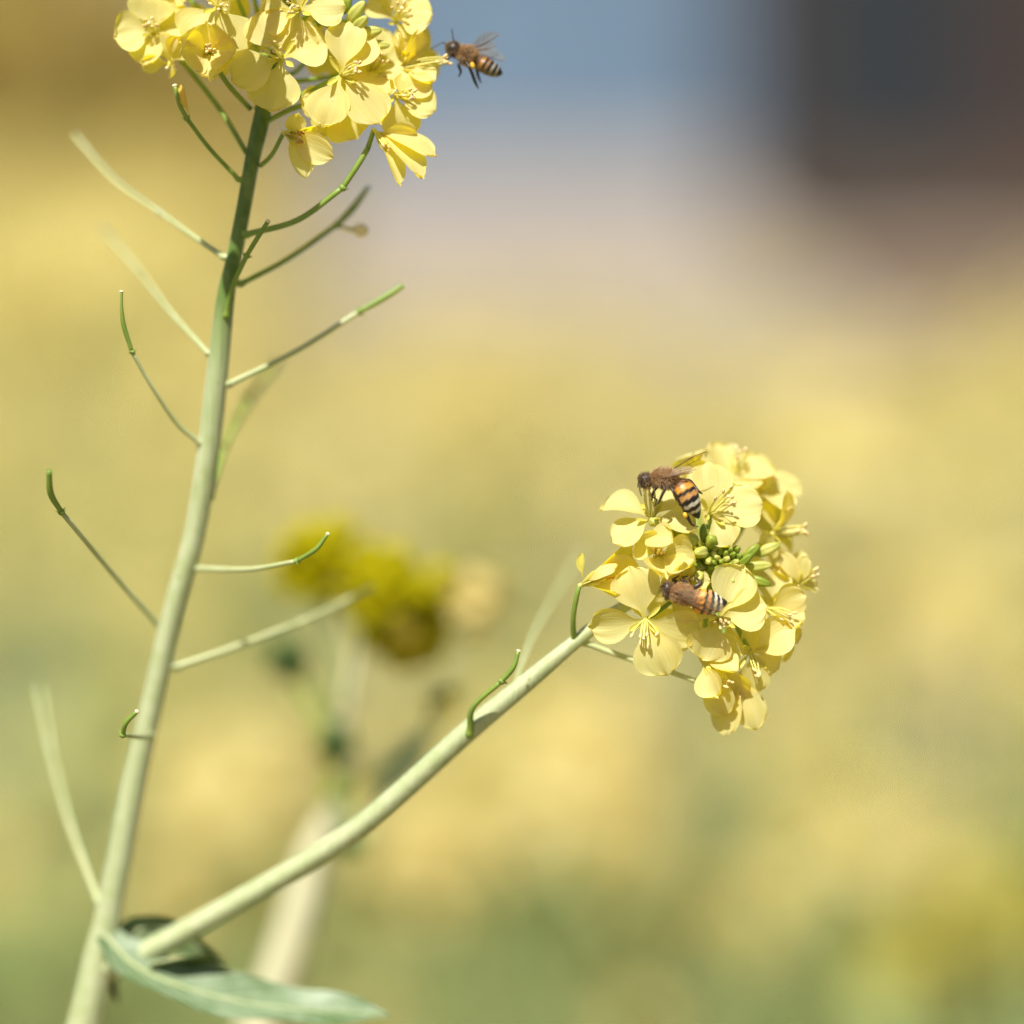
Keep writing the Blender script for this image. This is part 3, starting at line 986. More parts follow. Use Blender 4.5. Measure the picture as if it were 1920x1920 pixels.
    F(742, 40, 75, (.3, -.4, -.9), 92, 72, petals=[(812, 30, -30, 92, {'cup': .15}), (776, 106, -20, 70), (690, 0, 0, 80), (760, -50, 0, 90)])
    F(752, 128, 50, (.9, -.3, -.25), 86, 62, petals=[(792, 55, -10, 60, {'n': (.8, .2, -.5)}), (818, 150, -22, 60, {'n': (.3, -.6, -.7)}), (745, 62, -20, 66), (770, 190, -30, 70, {'n': (.5, -.4, -.8)})],
      stamen=(.97, -.16, -.1), slen=1.0, spread=.07)
    F(742, 178, 30, (.35, -.3, -.9), 82, 72, petals=[(812, 150, 0, 60), (818, 208, -6, 72), (752, 262, 4, 80), (700, 150, 10, 66)], stamen=(.7, .1, -.6), mat=M_PETAL)
    F(704, 248, 14, (.55, .75, -.35), 96, 24, petals=[(756, 348, -16, 34, {'cup': .5}), (800, 332, -26, 58, {'n': (.5, -.6, -.8)}), (818, 296, -18, 60, {'n': (.2, -.8, -.6)}), (786, 256, 12, 64, {'n': (-.3, .4, -.9)})],
      slen=.5, nst=4, ped=[(*A(690, 278, 8), 5)], sepals=True)
    F(536, 250, 6, (.7, .25, -.6), 84, 34, petals=[(600, 236, 6, 56, {'n': (-.3, .8, -.4), 'cup': .4}), (628, 292, -14, 58, {'n': (-.6, -.1, -.9), 'cup': .3}), (578, 334, -22, 52, {'n': (.5, -.5, -.9), 'cup': .3}), (560, 212, -20, 46, {'n': (.3, .8, -.6), 'cup': .3})],
      stamen=(.75, .25, -.6), slen=.45, old=True, mat=M_PETAL, ped=[(*A(488, 312, 60), 4.5), (*A(510, 290, 35), 4.5)])
    F(628, 196, 38, (.05, .1, -1), 86, 70, petals=[(668, 262, 0, 92), (562, 190, -8, 60), (606, 256, 0, 70), (680, 150, 10, 70)], ped=[(*A(492, 232, 60), 5), (*A(560, 200, 55), 5)], nst=4)
    F(700, 130, 60, (.3, -.3, -.9), 88, 70)
    # darker back layer so that the head reads as deep
    rnd = random.Random(12)
    for (x, y, z, ax, sz) in [(350, -10, 130, (-.5, -.5, -.4), 88), (470, -40, 90, (0, -.8, -.5), 88), (640, -50, 80, (.2, -.8, -.4), 88), (735, -45, 110, (.5, -.6, -.2), 88), (600, 70, 150, (.2, -.3, .8), 84),
                              (420, -80, 60, (-.3, -.8, -.3), 86), (560, -130, 60, (0, -1, -.2), 86), (760, 90, 170, (.8, -.2, .4), 84), (470, 60, 180, (-.2, -.3, .9), 84), (700, -120, 110, (.4, -.9, 0), 84),
                              (660, 160, 165, (.4, .1, .9), 80), (400, 70, 150, (-.6, 0, .6), 80), (520, -60, 190, (0, -.5, .8), 84), (640, -140, 20, (.1, -.9, -.4), 84), (480, -150, 70, (-.2, -1, -.1), 80)]:
        F(x, y, z, ax, sz, 70, rnd.uniform(0, 1.5), nst=4, ped=[(*A(520, 110 + max(-100, y * .5), 60), 4.5), (*A((x + 520) / 2, (y + 150) / 2 + 20, z * .6 + 30), 4.5)], sepals=False)
    # unseen flowers added above the frame to cast shade on the upper stem
    for (x, y, z, ax, sz) in [(384, -112, -206, (0, -1, -.3), 76), (368, -116, -255, (-.1, -1, -.3), 92), (308, -114, -330, (-.1, -1, -.3), 92), (366, -130, -300, (.1, -1, -.3), 92), (285, -116, -255, (-.2, -1, -.2), 88), (338, -118, -390, (0, -1, -.2), 88)]:
        F(x, y, z, ax, sz, 80, .4, ped=[(*A(545, -60, 64), 4.5), (*A((x + 545) / 2, -70, z * .5 + 20), 4.5)])
    # green pedicels with buds right of centre
    for (x, y, z, ax, L, r, m) in [(668, 22, 14, (.6, -.7, -.3), 26, 13, M_BUD_YEL), (676, 44, 6, (.5, -.4, -.6), 22, 12, M_BUD_YEL), (694, 60, 20, (.9, -.1, -.3), 24, 12, M_BUD_YEL), (650, 6, 20, (.2, -.9, -.2), 20, 11, M_BUD), (712, 84, 30, (1, .1, -.2), 20, 10, M_BUD_YEL)]:
        make_bud(plant, A(x, y, z), ax, L, r, m, A(590, 40, 70))
    for k in range(16):
        a = k * 2.4
        make_bud(plant, A(565 + math.cos(a) * (6 + 2.2 * k), -190 + k * 3, 70 + math.sin(a) * (6 + 2.2 * k)), (math.cos(a) * .5, -1, math.sin(a) * .5), 13 + k * .5, 7.5 + k * .25, M_BUD)

    # ------------ flower head on the side branch
    hub = A(1330, 1065, 55)
    def pd(x, y, z, r=4.6, k=.5, dz=25): return [(*hub, r), (*A((x * k + 1330 * (1 - k)), (y * k + 1065 * (1 - k)) + 10, z * k + 55 * (1 - k) + dz), r)]
    F(1222, 972, 0, (-.15, -.75, -.65), 88, 72, petals=[(1126, 940, 14, 66, {'n': (-.1, -.8, -.6), 'cup': .35, 'curl': .3}), (1146, 1018, -30, 66, {'n': (-.35, -.5, -.8), 'cup': .2}), (1306, 992, -30, 62, {'n': (.2, -.6, -.8), 'cup': .3}), (1268, 915, 30, 66, {'n': (0, -.6, -.8)})],
      stamen=(-.1, -1, -.22), slen=.66, spread=.16, ped=pd(1222, 985, 10))
    F(1332, 962, 26, (.15, -.4, -1), 92, 74, petals=[(1326, 866, 16, 92, {'cup': .15}), (1432, 948, 0, 96, {'cup': .12, 'n': (.1, -.5, -1)}), (1376, 1022, -24, 64, {'cup': .2, 'n': (-.2, -.5, -1)}), (1268, 920, 10, 60)],
      stamen=(.55, -.55, -.6), slen=.62, spread=.3, ped=pd(1332, 975, 35))
    F(1234, 1040, -6, (.0, -.35, -1), 64, 40, petals=[(1262, 1018, -46, 62, {'n': (-.1, -.6, -.8), 'cup': .4, 'base': (1205, 1012, 0)}), (1304, 1052, -30, 78, {'n': (-.6, -.3, -.7), 'cup': .5}), (1248, 1084, -44, 80, {'n': (0, -.7, -.7), 'cup': .5}), (1192, 1010, -10, 64, {'n': (.5, .3, -.8), 'cup': .4})],
      slen=.42, ped=pd(1234, 1045, 0))
    F(1092, 1096, 4, (.85, -.42, -.3), 92, 26, petals=[(1188, 1026, 6, 62, {'n': (.2, .6, -.7), 'cup': .35}), (1150, 1052, -34, 50, {'n': (-.3, -.8, -.4), 'cup': -.3, 'curl': .3}), (1206, 1070, 10, 86, {'n': (-.2, .1, -1), 'cup': .3}), (1166, 1112, -28, 48, {'n': (-.1, -.9, -.5), 'cup': .4})],
      slen=.62, stamen=(.85, -.4, -.35), old=True, mat=M_PETAL, ped=[(*A(1077, 1208, 58), 6), (*A(1075, 1160, 25), 5), (*A(1082, 1115, 6), 5)])
    g = petal_geo(A(1093, 1082, 0), A(1090, 1036, -4), 18, V((-.6, 0, -1)), cup=.5, seed=14)
    mesh_obj('sepal', [W(q) for q in g[0]], g[1], M_SEPAL, plant, uvs=g[2])
    F(1210, 1162, -14, (-.08, -.3, -1), 94, 78, petals=[(1182, 1060, -6, 92, {'cup': .15}), (1102, 1176, -6, 68, {'cup': .2, 'n': (-.25, .25, -1)}), (1252, 1268, -12, 94, {'cup': .25, 'n': (-.25, -.1, -1)}), (1312, 1194, 4, 88, {'cup': .12, 'n': (.1, .3, -1)})],
      stamen=(-.1, .72, -.62), slen=.5, spread=.3, ped=pd(1215, 1150, 0))
    F(1348, 1160, -10, (.05, -.25, -1), 92, 78, petals=[(1440, 1142, -10, 84, {'cup': .25, 'n': (.15, -.3, -1)}), (1398, 1060, 6, 88, {'cup': .3, 'n': (-.15, -.3, -1)}), (1316, 1238, 4, 88, {'cup': .1, 'n': (0, .35, -1)}), (1262, 1120, 10, 80)],
      stamen=(.15, .25, -1), slen=.4, ped=pd(1340, 1150, 10))
    F(1438, 1142, 40, (.3, -.2, -.9), 90, 74, petals=[(1512, 1118, -10, 78, {'n': (.1, .2, -1)}), (1508, 1168, -16, 66, {'n': (.2, -.5, -.9)}), (1452, 1058, 20, 76), (1412, 1225, 0, 70, {'n': (0, .3, -1)})],
      stamen=(.7, .3, -.5), slen=.6, ped=pd(1430, 1130, 45))
    F(1408, 1226, 14, (.12, .35, -.9), 90, 76, petals=[(1494, 1182, -16, 76, {'n': (-.25, -.3, -1), 'cup': .35}), (1334, 1208, 0, 70, {'n': (0, .3, -1)}), (1462, 1252, 10, 56, {'n': (0, .4, -1)}), (1412, 1300, 16, 66, {'n': (0, .4, -1)})],
      stamen=(.25, .82, -.4), slen=.48, spread=.12, ped=pd(1405, 1210, 30))
    F(1318, 1240, 10, (.55, .72, -.4), 92, 30, petals=[(1384, 1258, -30, 60, {'n': (.1, -.8, -.7), 'cup': .35}), (1345, 1310, -34, 58, {'n': (-.6, -.3, -.8), 'cup': .35}), (1372, 1340, 0, 60, {'n': (-.3, .2, -1)}), (1406, 1300, 14, 58)],
      stamen=(.68, .62, -.42), slen=.72, spread=.1, ped=pd(1318, 1230, 20))
    F(1378, 1262, 36, (.12, 1, -.15), 110, 24, petals=[(1364, 1382, -14, 62, {'n': (-.4, -.2, -1), 'cup': .3}), (1424, 1368, -6, 62, {'n': (.2, .2, -1), 'cup': .3, 'ruffle': .12}), (1398, 1360, 40, 60), (1350, 1350, 30, 56)],
      nst=4, slen=.5, ped=pd(1375, 1250, 50))
    F(1292, 1092, 14, (-.2, -.2, -1), 66, 44, petals=[(1238, 1098, -20, 70, {'n': (.5, .0, -.8), 'cup': .45}), (1262, 1048, -26, 66, {'n': (.1, .7, -.7), 'cup': .4}), (1332, 1092, -22, 40, {'n': (-.3, -.3, -.9), 'cup': .1}), (1300, 1140, -10, 60)],
      slen=.4, ped=pd(1300, 1085, 30, k=.6, dz=0))
    # back layer and right side, softer
    F(1500, 1098, 70, (.75, -.5, -.4), 84, 60, petals=[(1514, 1042, -20, 40, {'n': (-.7, .2, -.7)}), (1462, 1034, -10, 36, {'n': (.2, -.4, -.9)}), (1446, 1060, 0, 50), (1530, 1090, 10, 50)], nst=4, ped=pd(1490, 1095, 75))
    F(1452, 1000, 78, (.8, -.2, -.45), 86, 66, petals=[(1478, 920, -10, 62), (1430, 1030, -20, 66, {'n': (.2, .5, -.9)}), (1470, 1072, -10, 54), (1420, 940, 10, 66)], stamen=(.95, -.12, -.1), slen=.66, spread=.12, ped=pd(1445, 1010, 75))
    F(1372, 905, 110, (.25, -.8, -.5), 88, 66, stamen=(.25, -1, -.1), slen=.72, ped=pd(1372, 925, 105))
    F(1425, 925, 130, (.4, -.7, -.5), 88, 74, ped=pd(1425, 945, 125))
    F(1300, 905, 150, (-.3, -.8, .2), 84, 70, ped=pd(1300, 925, 145))
    F(1400, 965, 170, (.5, -.5, .6), 84, 70, nst=3, ped=pd(1400, 975, 165))
    F(1440, 1070, 160, (.7, 0, .7), 84, 70, nst=3, sepals=False)
    F(1370, 1160, 130, (.4, .5, .7), 84, 70, nst=3, sepals=False)
    F(1280, 1130, 110, (-.5, .5, .5), 80, 70, nst=3, sepals=False)
    F(1440, 1190, 100, (.6, .4, .3), 82, 70, nst=3, sepals=False)
    F(1330, 1000, 160, (-.3, -.4, .8), 82, 70, nst=3, sepals=False)
    # buds
    rb = random.Random(31)
    big = [(1252, 1000, 2, (-.4, -.9, -.3), 22, 12, M_BUD_YEL), (1226, 978, -2, (-.1, .2, -1), 12, 11, M_BUD_YEL), (1292, 1010, -4, (-.7, -.35, -.7), 22, 14.5, M_BUD_YEL), (1268, 992, 12, (-.6, -.7, -.3), 24, 13, M_BUD),
           (1314, 1036, -8, (-.5, .1, -.8), 19, 12.5, M_BUD_YEL), (1334, 1016, 2, (-.1, -.5, -.8), 18, 13.5, M_BUD), (1322, 1000, 14, (-.1, -.9, -.4), 20, 12, M_BUD), (1302, 1056, 2, (-.5, .4, -.8), 16, 11, M_BUD),
           (1328, 1052, -4, (0, .3, -1), 13, 7.5, M_BUD_YEL), (1396, 1052, 10, (.6, -.6, -.4), 20, 9, M_BUD), (1420, 1062, 26, (1, -.1, -.1), 28, 11.5, M_BUD_YEL), (1424, 1090, 22, (.9, .3, -.2), 23, 10, M_BUD), (1408, 1036, 26, (.7, -.7, -.1), 22, 11, M_BUD),
           (1370, 1082, 6, (.3, .6, -.8), 18, 9, M_BUD_YEL), (1310, 1082, -4, (-.3, .7, -.7), 15, 9, M_BUD_YEL), (1440, 1030, 40, (.9, -.4, -.1), 26, 12, M_BUD_YEL)]
    for (x, y, z, ax, L, r, m) in big:
        make_bud(plant, A(x, y, z), ax, L, r, m, hub)
    for k in range(26):
        rr = 3 + 6.3 * math.sqrt(k)
        a = k * 2.399
        x, y = 1360 + math.cos(a) * rr, 1048 + math.sin(a) * rr * .8
        make_bud(plant, A(x, y, 4 + rr * .35), (math.cos(a) * .5, math.sin(a) * .4 - .2, -1), 9 + k * .16, 6.2 + k * .1, M_BUD_YEL if k % 4 == 0 else M_BUD, hub)
    return plant
hero()

# ------------------------------------------------------------------ bees
def bee_body_mat():
    m, n, l, b = nm("bee_body")
    at_ = n.new("ShaderNodeAttribute")
    at_.attribute_name = "tone"
    no = n.new("ShaderNodeTexNoise")
    g = n.new("ShaderNodeNewGeometry")
    l.new(g.outputs['Position'], no.inputs[0])
    no.inputs['Scale'].default_value = 3500
    rp = ramp(n, [(0.3, (0.65,) * 3), (0.7, (1.15,) * 3)])
    l.new(no.outputs[0], rp.inputs[0])
    c = mix(n, l, at_.outputs['Color'], rp.outputs[0], 1.0, 'MULTIPLY')
    l.new(c, b.inputs['Base Color'])
    l.new(at_.outputs['Alpha'], b.inputs['Roughness'])
    b.inputs['Specular IOR Level'].default_value = 0.55
    bu = n.new("ShaderNodeBump")
    bu.inputs['Strength'].default_value = 0.3
    bu.inputs['Distance'].default_value = 0.00006
    l.new(no.outputs[0], bu.inputs['Height'])
    l.new(bu.outputs[0], b.inputs['Normal'])
    return m
M_BEE = bee_body_mat()
def fur_mat():
    m, n, l, b = nm("bee_fur")
    at_ = n.new("ShaderNodeAttribute")
    at_.attribute_name = "tone"
    l.new(at_.outputs['Color'], b.inputs['Base Color'])
    b.inputs['Roughness'].default_value = 0.6
    t = n.new("ShaderNodeBsdfTranslucent")
    l.new(at_.outputs['Color'], t.inputs[0])
    mx = n.new("ShaderNodeMixShader")
    mx.inputs[0].default_value = 0.35
    l.new(b.outputs[0], mx.inputs[1])
    l.new(t.outputs[0], mx.inputs[2])
    l.new(mx.outputs[0], n["Material Output"].inputs[0])
    return m
M_FUR = fur_mat()
M_EYE = plain("bee_eye", (0.012, 0.010, 0.010), 0.12, 0.7)
M_POLLEN = plain("pollen", (0.85, 0.52, 0.06), 0.9, 0.1, var=0.3, scale=4000, bump=0.5)
def wing_mat():
    m, n, l, b = nm("bee_wing")
    b.inputs['Base Color'].default_value = (0.75, 0.66, 0.50, 1)
    b.inputs['Roughness'].default_value = 0.22
    b.inputs['Specular IOR Level'].default_value = 0.8
    tr = n.new("ShaderNodeBsdfTransparent")
    tr.inputs[0].default_value = (0.93, 0.88, 0.80, 1)
    mx = n.new("ShaderNodeMixShader")
    mx.inputs[0].default_value = 0.15
    l.new(tr.outputs[0], mx.inputs[1])
    l.new(b.outputs[0], mx.inputs[2])
    l.new(mx.outputs[0], n["Material Output"].inputs[0])
    return m
M_WING = wing_mat()
M_VEIN = plain("bee_wing_vein", (0.16, 0.07, 0.03), 0.4, 0.4)

BLACK = (0.014, 0.011, 0.011)
def band(t):
    st = [(0, (.20, .12, .05)), (.10, (.30, .15, .05)), (.14, (.10, .035, .01)), (.17, (.60, .25, .025)), (.29, (.62, .30, .04)), (.31, BLACK), (.36, BLACK), (.385, (.50, .24, .06)), (.46, (.55, .30, .10)),
          (.475, BLACK), (.56, BLACK), (.575, (.70, .62, .48)), (.64, (.72, .64, .50)), (.655, BLACK), (.735, BLACK), (.75, (.72, .64, .50)), (.80, (.66, .57, .44)), (.82, BLACK), (1, BLACK)]
    for (a, ca), (b, cb) in zip(st, st[1:]):
        if t <= b:
            f = (t - a) / (b - a)
            return tuple(x + (y - x) * f for x, y in zip(ca, cb))
    return BLACK

def make_bee(label, spine, dorsal, iw, legs, antennae, wings, pollen=None, dark=1.0, hairl=1.0, eye_px=None, seed=0, fur_n=9000):
    """spine: [(x,y,z,rw,rd)] head to tip; iw: index of the waist; all in the unit frame"""
    rnd = random.Random(seed)
    dorsal = V(dorsal).normalized()
    SP = [(*A(p[0], p[1], p[2]), p[3], p[4]) for p in spine]
    NS = 8
    C = catmull(SP, NS)
    tw = iw * NS
    segs = 28
    vs, fs = [], []
    frames = []
    for i, c in enumerate(C):
        a, b = C[max(0, i - 1)], C[min(len(C) - 1, i + 1)]
        d = V(b[:3] - a[:3]).normalized()
        up_ = (dorsal - d * dorsal.dot(d)).normalized()
        sd = d.cross(up_)
        frames.append((V(c[:3]), d, up_, sd, max(.3, c[3]), max(.3, c[4])))
        # plate steps along the abdomen
        k = 1.0
        if i > tw:
            tt = (i - tw) / (len(C) - 1 - tw)
            k = 1 + 0.035 * (((tt * 6) % 1) - .5)
        for s in range(segs):
            t = 2 * math.pi * s / segs
            vs.append(V(c[:3]) + sd * (math.cos(t) * max(.3, c[3]) * k) + up_ * (math.sin(t) * max(.3, c[4]) * k))
    for i in range(len(C) - 1):
        for s in range(segs):
            a = i * segs + s
            b = i * segs + (s + 1) % segs
            fs.append((a, a + segs, b + segs, b))
    fs.append(tuple(range(segs)))
    Ln = (len(C) - 1) * segs
    fs.append(tuple(range(Ln + segs - 1, Ln - 1, -1)))
    mb = MB()
    mb.add((vs, fs))
    limbs = []
    for lg in legs + antennae:
        pts = [(*A(p[0], p[1], p[2]), p[3]) for p in lg]
        v2, f2 = tube(pts, 10, 5)
        f2 = [tuple(reversed(f)) for f in f2]
        mb.add((v2, f2))
        limbs.append(catmull(pts, 5))
    me = bpy.data.meshes.new('tmp')
    me.from_pydata([tuple(v) for v in mb.v], [], mb.f)
    import bmesh
    bm = bmesh.new(); bm.from_mesh(me)
    bmesh.ops.recalc_face_normals(bm, faces=bm.faces)
    bm.to_mesh(me); bm.free()
    ob = bpy.data.objects.new('tmp', me)
    COL.objects.link(ob)
    md = ob.modifiers.new('r', 'REMESH')
    md.mode = 'VOXEL'
    md.voxel_size = 0.55
    sm = ob.modifiers.new('s', 'SMOOTH')
    sm.factor = 0.5
    sm.iterations = 2
    dg = bpy.context.evaluated_depsgraph_get()
    ev = bpy.data.meshes.new_from_object(ob.evaluated_get(dg))
    bpy.data.objects.remove(ob)
    n = len(ev.vertices)
    co = np.empty(n * 3); ev.vertices.foreach_get('co', co); co = co.reshape(-1, 3)
    # nearest spine sample / limb sample
    cs = np.array([f[0][:] for f in frames]); cr = np.array([(f[4] + f[5]) / 2 for f in frames])
    best = np.full(n, 1e9); idx = np.zeros(n, int)
    for i in range(len(cs)):
        dd = np.linalg.norm(co - cs[i], axis=1) - cr[i]
        m = dd < best
        best[m] = dd[m]; idx[m] = i
    lb = np.full(n, 1e9); lt = np.zeros(n)
    for L in limbs:
        L = np.array(L)
        for j, q in enumerate(L):
            dd = np.linalg.norm(co - q[:3], axis=1) - q[3]
            m = dd < lb
            lb[m] = dd[m]; lt[m] = j / len(L)
    seg = [0.0]
    for i in range(1, len(frames)):
        seg.append(seg[-1] + (frames[i][0] - frames[i - 1][0]).length)
    aw, ae = seg[int(tw)], seg[-1]
    def arc(k): return (seg[k] - aw) / (ae - aw)
    tone = np.ones((n, 4))
    head_end = None
    for i in range(n):
        if lb[i] < best[i] - 1.0:
            t = lt[i]
            c = (0.035, 0.020, 0.012) if t < .82 else (.10, .05, .025)
        elif idx[i] > tw:
            # project on the local axis for sharp rings
            k = idx[i]
            fr = frames[k]
            off = (V(co[i]) - fr[0]).dot(fr[1])
            tt = arc(k) + off / (ae - aw)
            vent = -(V(co[i]) - fr[0]).normalized().dot(fr[2])
            c = band(min(1, max(0, tt + 0.012 * math.sin(co[i][0] * .9 + co[i][1] * .7))))
            if vent > .55:
                c = tuple(x * .4 + y * .6 for x, y in zip(c, (.38, .28, .17)))
        elif idx[i] < tw * 0.36:
            c = (0.05, 0.033, 0.022)
        else:
            c = (0.17, 0.09, 0.035)
        tone[i, :3] = tuple(x * dark for x in c)
        tone[i, 3] = 0.95 if (idx[i] <= tw and idx[i] >= tw * .36 and not lb[i] < best[i] - 1.0) else 0.42
    at_ = ev.color_attributes.new(name='tone', type='FLOAT_COLOR', domain='POINT')
    at_.data.foreach_set('color', tone.ravel())
    thor = frames[tw * 3 // 4][0]
    root = empty('honey_bee', W(thor))
    tag(root, label, 'bee', 'honey bees')
    org = ORG[root.name]
    wc = [tuple(W(V(c)) - org) for c in co]
    ev.vertices.foreach_set('co', np.array(wc).ravel())
    ev.materials.clear()
    ev.materials.append(M_BEE)
    ev.polygons.foreach_set('use_smooth', [True] * len(ev.polygons))
    ev.update()
    ev.name = 'body'
    o = bpy.data.objects.new('body', ev)
    COL.objects.link(o)
    o.parent = root
    ORG[o.name] = org
    # fur
    fv, ff, ft = [], [], []
    def hair(p, d, L, wd, c):
        s = d.cross(V((rnd.gauss(0, 1), rnd.gauss(0, 1), rnd.gauss(0, 1)))).normalized() * wd
        g = V((rnd.gauss(0, .25), rnd.gauss(0, .25), rnd.gauss(0, .25))) * L
        k = len(fv)
        fv.extend([p - s, p + s, p + d * L * .55 + s * .6 + g * .4, p + d * L * .55 - s * .6 + g * .4, p + d * L + g])
        ff.extend([(k, k + 1, k + 2, k + 3), (k + 3, k + 2, k + 4)])
        ft.extend([c] * 5)
    th0, th1 = tw * 0.40, tw - 2
    for i in range(fur_n):
        z = rnd.random()
        if z < .60:
            k = int(rnd.uniform(th0, th1)); zone = 't'
        elif z < .84:
            k = int(rnd.uniform(3, th0 - 2)); zone = 'h'
        else:
            k = int(rnd.uniform(tw + 1, len(frames) - 3)); zone = 'a'
        fr = frames[k]
        a = rnd.uniform(0, 6.28)
        rad = (fr[3] * math.cos(a) + fr[2] * math.sin(a)).normalized()
        p = fr[0] + fr[3] * math.cos(a) * fr[4] * .97 + fr[2] * math.sin(a) * fr[5] * .97
        if zone == 't':
            q = rnd.random()
            c = (.62, .36, .14) if q < .45 else (.74, .58, .36) if q < .9 else (.25, .13, .05)
            hair(p, (rad + fr[1] * .35).normalized(), rnd.uniform(4.2, 7.4) * hairl, .34, c)
        elif zone == 'h':
            c = (.50, .35, .20) if rnd.random() < .7 else (.12, .08, .05)
            hair(p, (rad - fr[1] * .1).normalized(), rnd.uniform(3, 5.5), .36, c)
        else:
            tt = arc(k)
            bc = band(tt)
            if bc == BLACK and tt > .2: continue
            c = tuple(min(.75, x * 1.15 + .05) * dark for x in bc)
            hair(p, (rad * .55 + fr[1]).normalized(), rnd.uniform(2.0, 3.4) * (1.3 if tt < .15 else 1), .26, c)
    fo = mesh_obj('fur', [W(q) for q in fv], ff, M_FUR, root, smooth=False)
    ca = fo.data.color_attributes.new(name='tone', type='FLOAT_COLOR', domain='POINT')
    ca.data.foreach_set('color', [x for c in ft for x in (*c, 1)])
    # eyes
    hf = frames[int(NS * 1.6)]
    for s in (-1, 1):
        c = hf[0] + hf[3] * s * hf[4] * .78 + hf[2] * hf[5] * .12 - hf[1] * 0.5
        e = ellipsoid(c, (hf[2] * 1.0 + hf[1] * .15).normalized() * hf[5] * .56, 0, hf[4] * .30, nu=10, nv=14)
        mesh_obj('eye', [W(q) for q in e[0]], e[1], M_EYE, root)
    # wings: (root, tip, width, normal)
    for (a, b, wd, nr) in wings:
        a, b = A(*a), A(*b)
        Lv = b - a
        L = Lv.length
        d = Lv / L
        nn = V(nr) - d * V(nr).dot(d); nn.normalize()
        s = d.cross(nn)
        us = np.linspace(0, 1, 15)
        def top(u): return 0.16 * math.sin(math.pi * min(1, u * 1.02)) * wd + .02 * wd
        def bot(u): return -wd * (0.06 + 0.80 * (math.sin(math.pi * u ** 1.25 * .98)) ** .8) if u < 1 else -wd * .1
        vs, fs, mi = [], [], []
        K = 6
        for u in us:
            t0, t1 = top(u), bot(u)
            for k in range(K + 1):
                q = k / K
                vs.append(a + d * (u * L) + s * (t0 + (t1 - t0) * q) + nn * (math.sin(u * 3) * 1.6 + .5 * math.sin(q * 9)))
        for i in range(len(us) - 1):
            for k in range(K):
                z = i * (K + 1) + k
                fs.append((z, z + 1, z + K + 2, z + K + 1)); mi.append(0)
        wb = MB(); wb.v = vs; wb.f = fs; wb.m = mi
        def wp(u, q): return a + d * (u * L) + s * (top(u) + (bot(u) - top(u)) * q) + nn * (math.sin(u * 3) * 1.6 + .5 * math.sin(q * 9))
        for path, r in [([(0, 0), (.3, 0), (.6, 0), (.85, .0), (.97, .15)], .75), ([(0, .15), (.25, .14), (.5, .10), (.66, .03)], .5), ([(.05, .4), (.3, .38), (.5, .4), (.8, .5)], .38),
                        ([(.05, .55), (.3, .62), (.5, .78)], .32), ([(.5, .1), (.52, .4)], .3), ([(.66, .05), (.64, .42)], .3), ([(.52, .4), (.6, .75)], .28), ([(.3, .14), (.33, .4)], .28)]:
            wb.add(tube([(*wp(u, q), r) for u, q in path], 5, 4), 1)
        mesh_obj('wing', [W(q) for q in wb.v], wb.f, [M_WING, M_VEIN], root, midx=wb.m)
    if pollen:
        for p in pollen:
            e = ellipsoid(A(*p[:3]), V((p[3] * .4, p[3] * 1.1, 0)), 0, p[3] * .85, nu=8, nv=10)
            vs = [q + V((rnd.gauss(0, .3), rnd.gauss(0, .3), rnd.gauss(0, .3))) for q in e[0]]
            mesh_obj('pollen_basket', [W(q) for q in vs], e[1], M_POLLEN, root)
    return root

z = -42
make_bee('honey bee with cream striped abdomen clinging to upright stamens of the lower flower head',
    [(1197, 906, z + 6, 3, 3), (1202, 904, z + 5, 9, 11), (1209, 901, z + 4, 13, 13.5), (1217, 898, z + 2, 11, 11), (1224, 897, z, 8, 8), (1231, 896, z - 1, 14.5, 14.5), (1243, 896, z - 2, 18, 18), (1256, 898, z, 17, 16.5), (1265, 901, z + 1, 11, 11),
     (1269, 903, z + 2, 7, 7), (1274, 907, z + 2, 17, 15), (1281, 918, z, 23, 21), (1289, 932, z - 1, 24, 21.5), (1297, 946, z + 1, 20.5, 18), (1304, 959, z + 4, 12, 11), (1309, 969, z + 6, 5, 4.5), (1310.5, 972, z + 7, 1, 1)],
    (.55, -.55, -.5), 9,
    legs=[
        [(1228, 908, z - 4, 2.6), (1226, 920, z - 14, 2.4), (1222, 930, z - 10, 1.7), (1231, 937, z + 4, 1.3), (1228, 947, z + 16, 1.0)],
        [(1240, 912, z - 12, 3.0), (1246, 917, z - 18, 3.2), (1240, 931, z - 18, 2.8), (1236, 941, z - 10, 2.4), (1231, 946, z + 4, 1.5), (1226, 949, z + 16, 1.1)],
        [(1256, 912, z - 12, 3.2), (1263, 922, z - 20, 3.2), (1272, 937, z - 18, 2.8), (1281, 952, z - 12, 2.6), (1286, 964, z - 6, 3.6), (1292, 975, z - 2, 3.4), (1298, 984, z + 10, 2.0), (1309, 988, z + 22, 1.2)],
        [(1262, 908, z + 14, 2.8), (1290, 900, z + 24, 2.8), (1303, 912, z + 24, 2.6), (1311, 922, z + 18, 2.2), (1317, 926, z + 26, 1.4)],
        [(1236, 910, z + 14, 2.4), (1226, 922, z + 20, 2.0), (1222, 938, z + 26, 1.4)]],
    antennae=[[(1203, 904, z - 8, 1.6), (1199, 908, z - 14, 1.3), (1200, 920, z - 16, 1.3), (1203, 930, z - 14, 1.1)], [(1202, 903, z + 12, 1.6), (1197, 904, z + 18, 1.2), (1196, 914, z + 22, 1.1)]],
    wings=[((1250, 889, z + 6), (1327, 846, z + 22), 30, (.25, -.55, .5)), ((1240, 896, z - 20), (1308, 880, z - 22), 26, (.1, -.85, -.45)), ((1252, 893, z - 14), (1300, 886, z - 12), 18, (.1, -.8, -.55))],
    pollen=[(1285, 966, z - 10, 5.0)], seed=1)

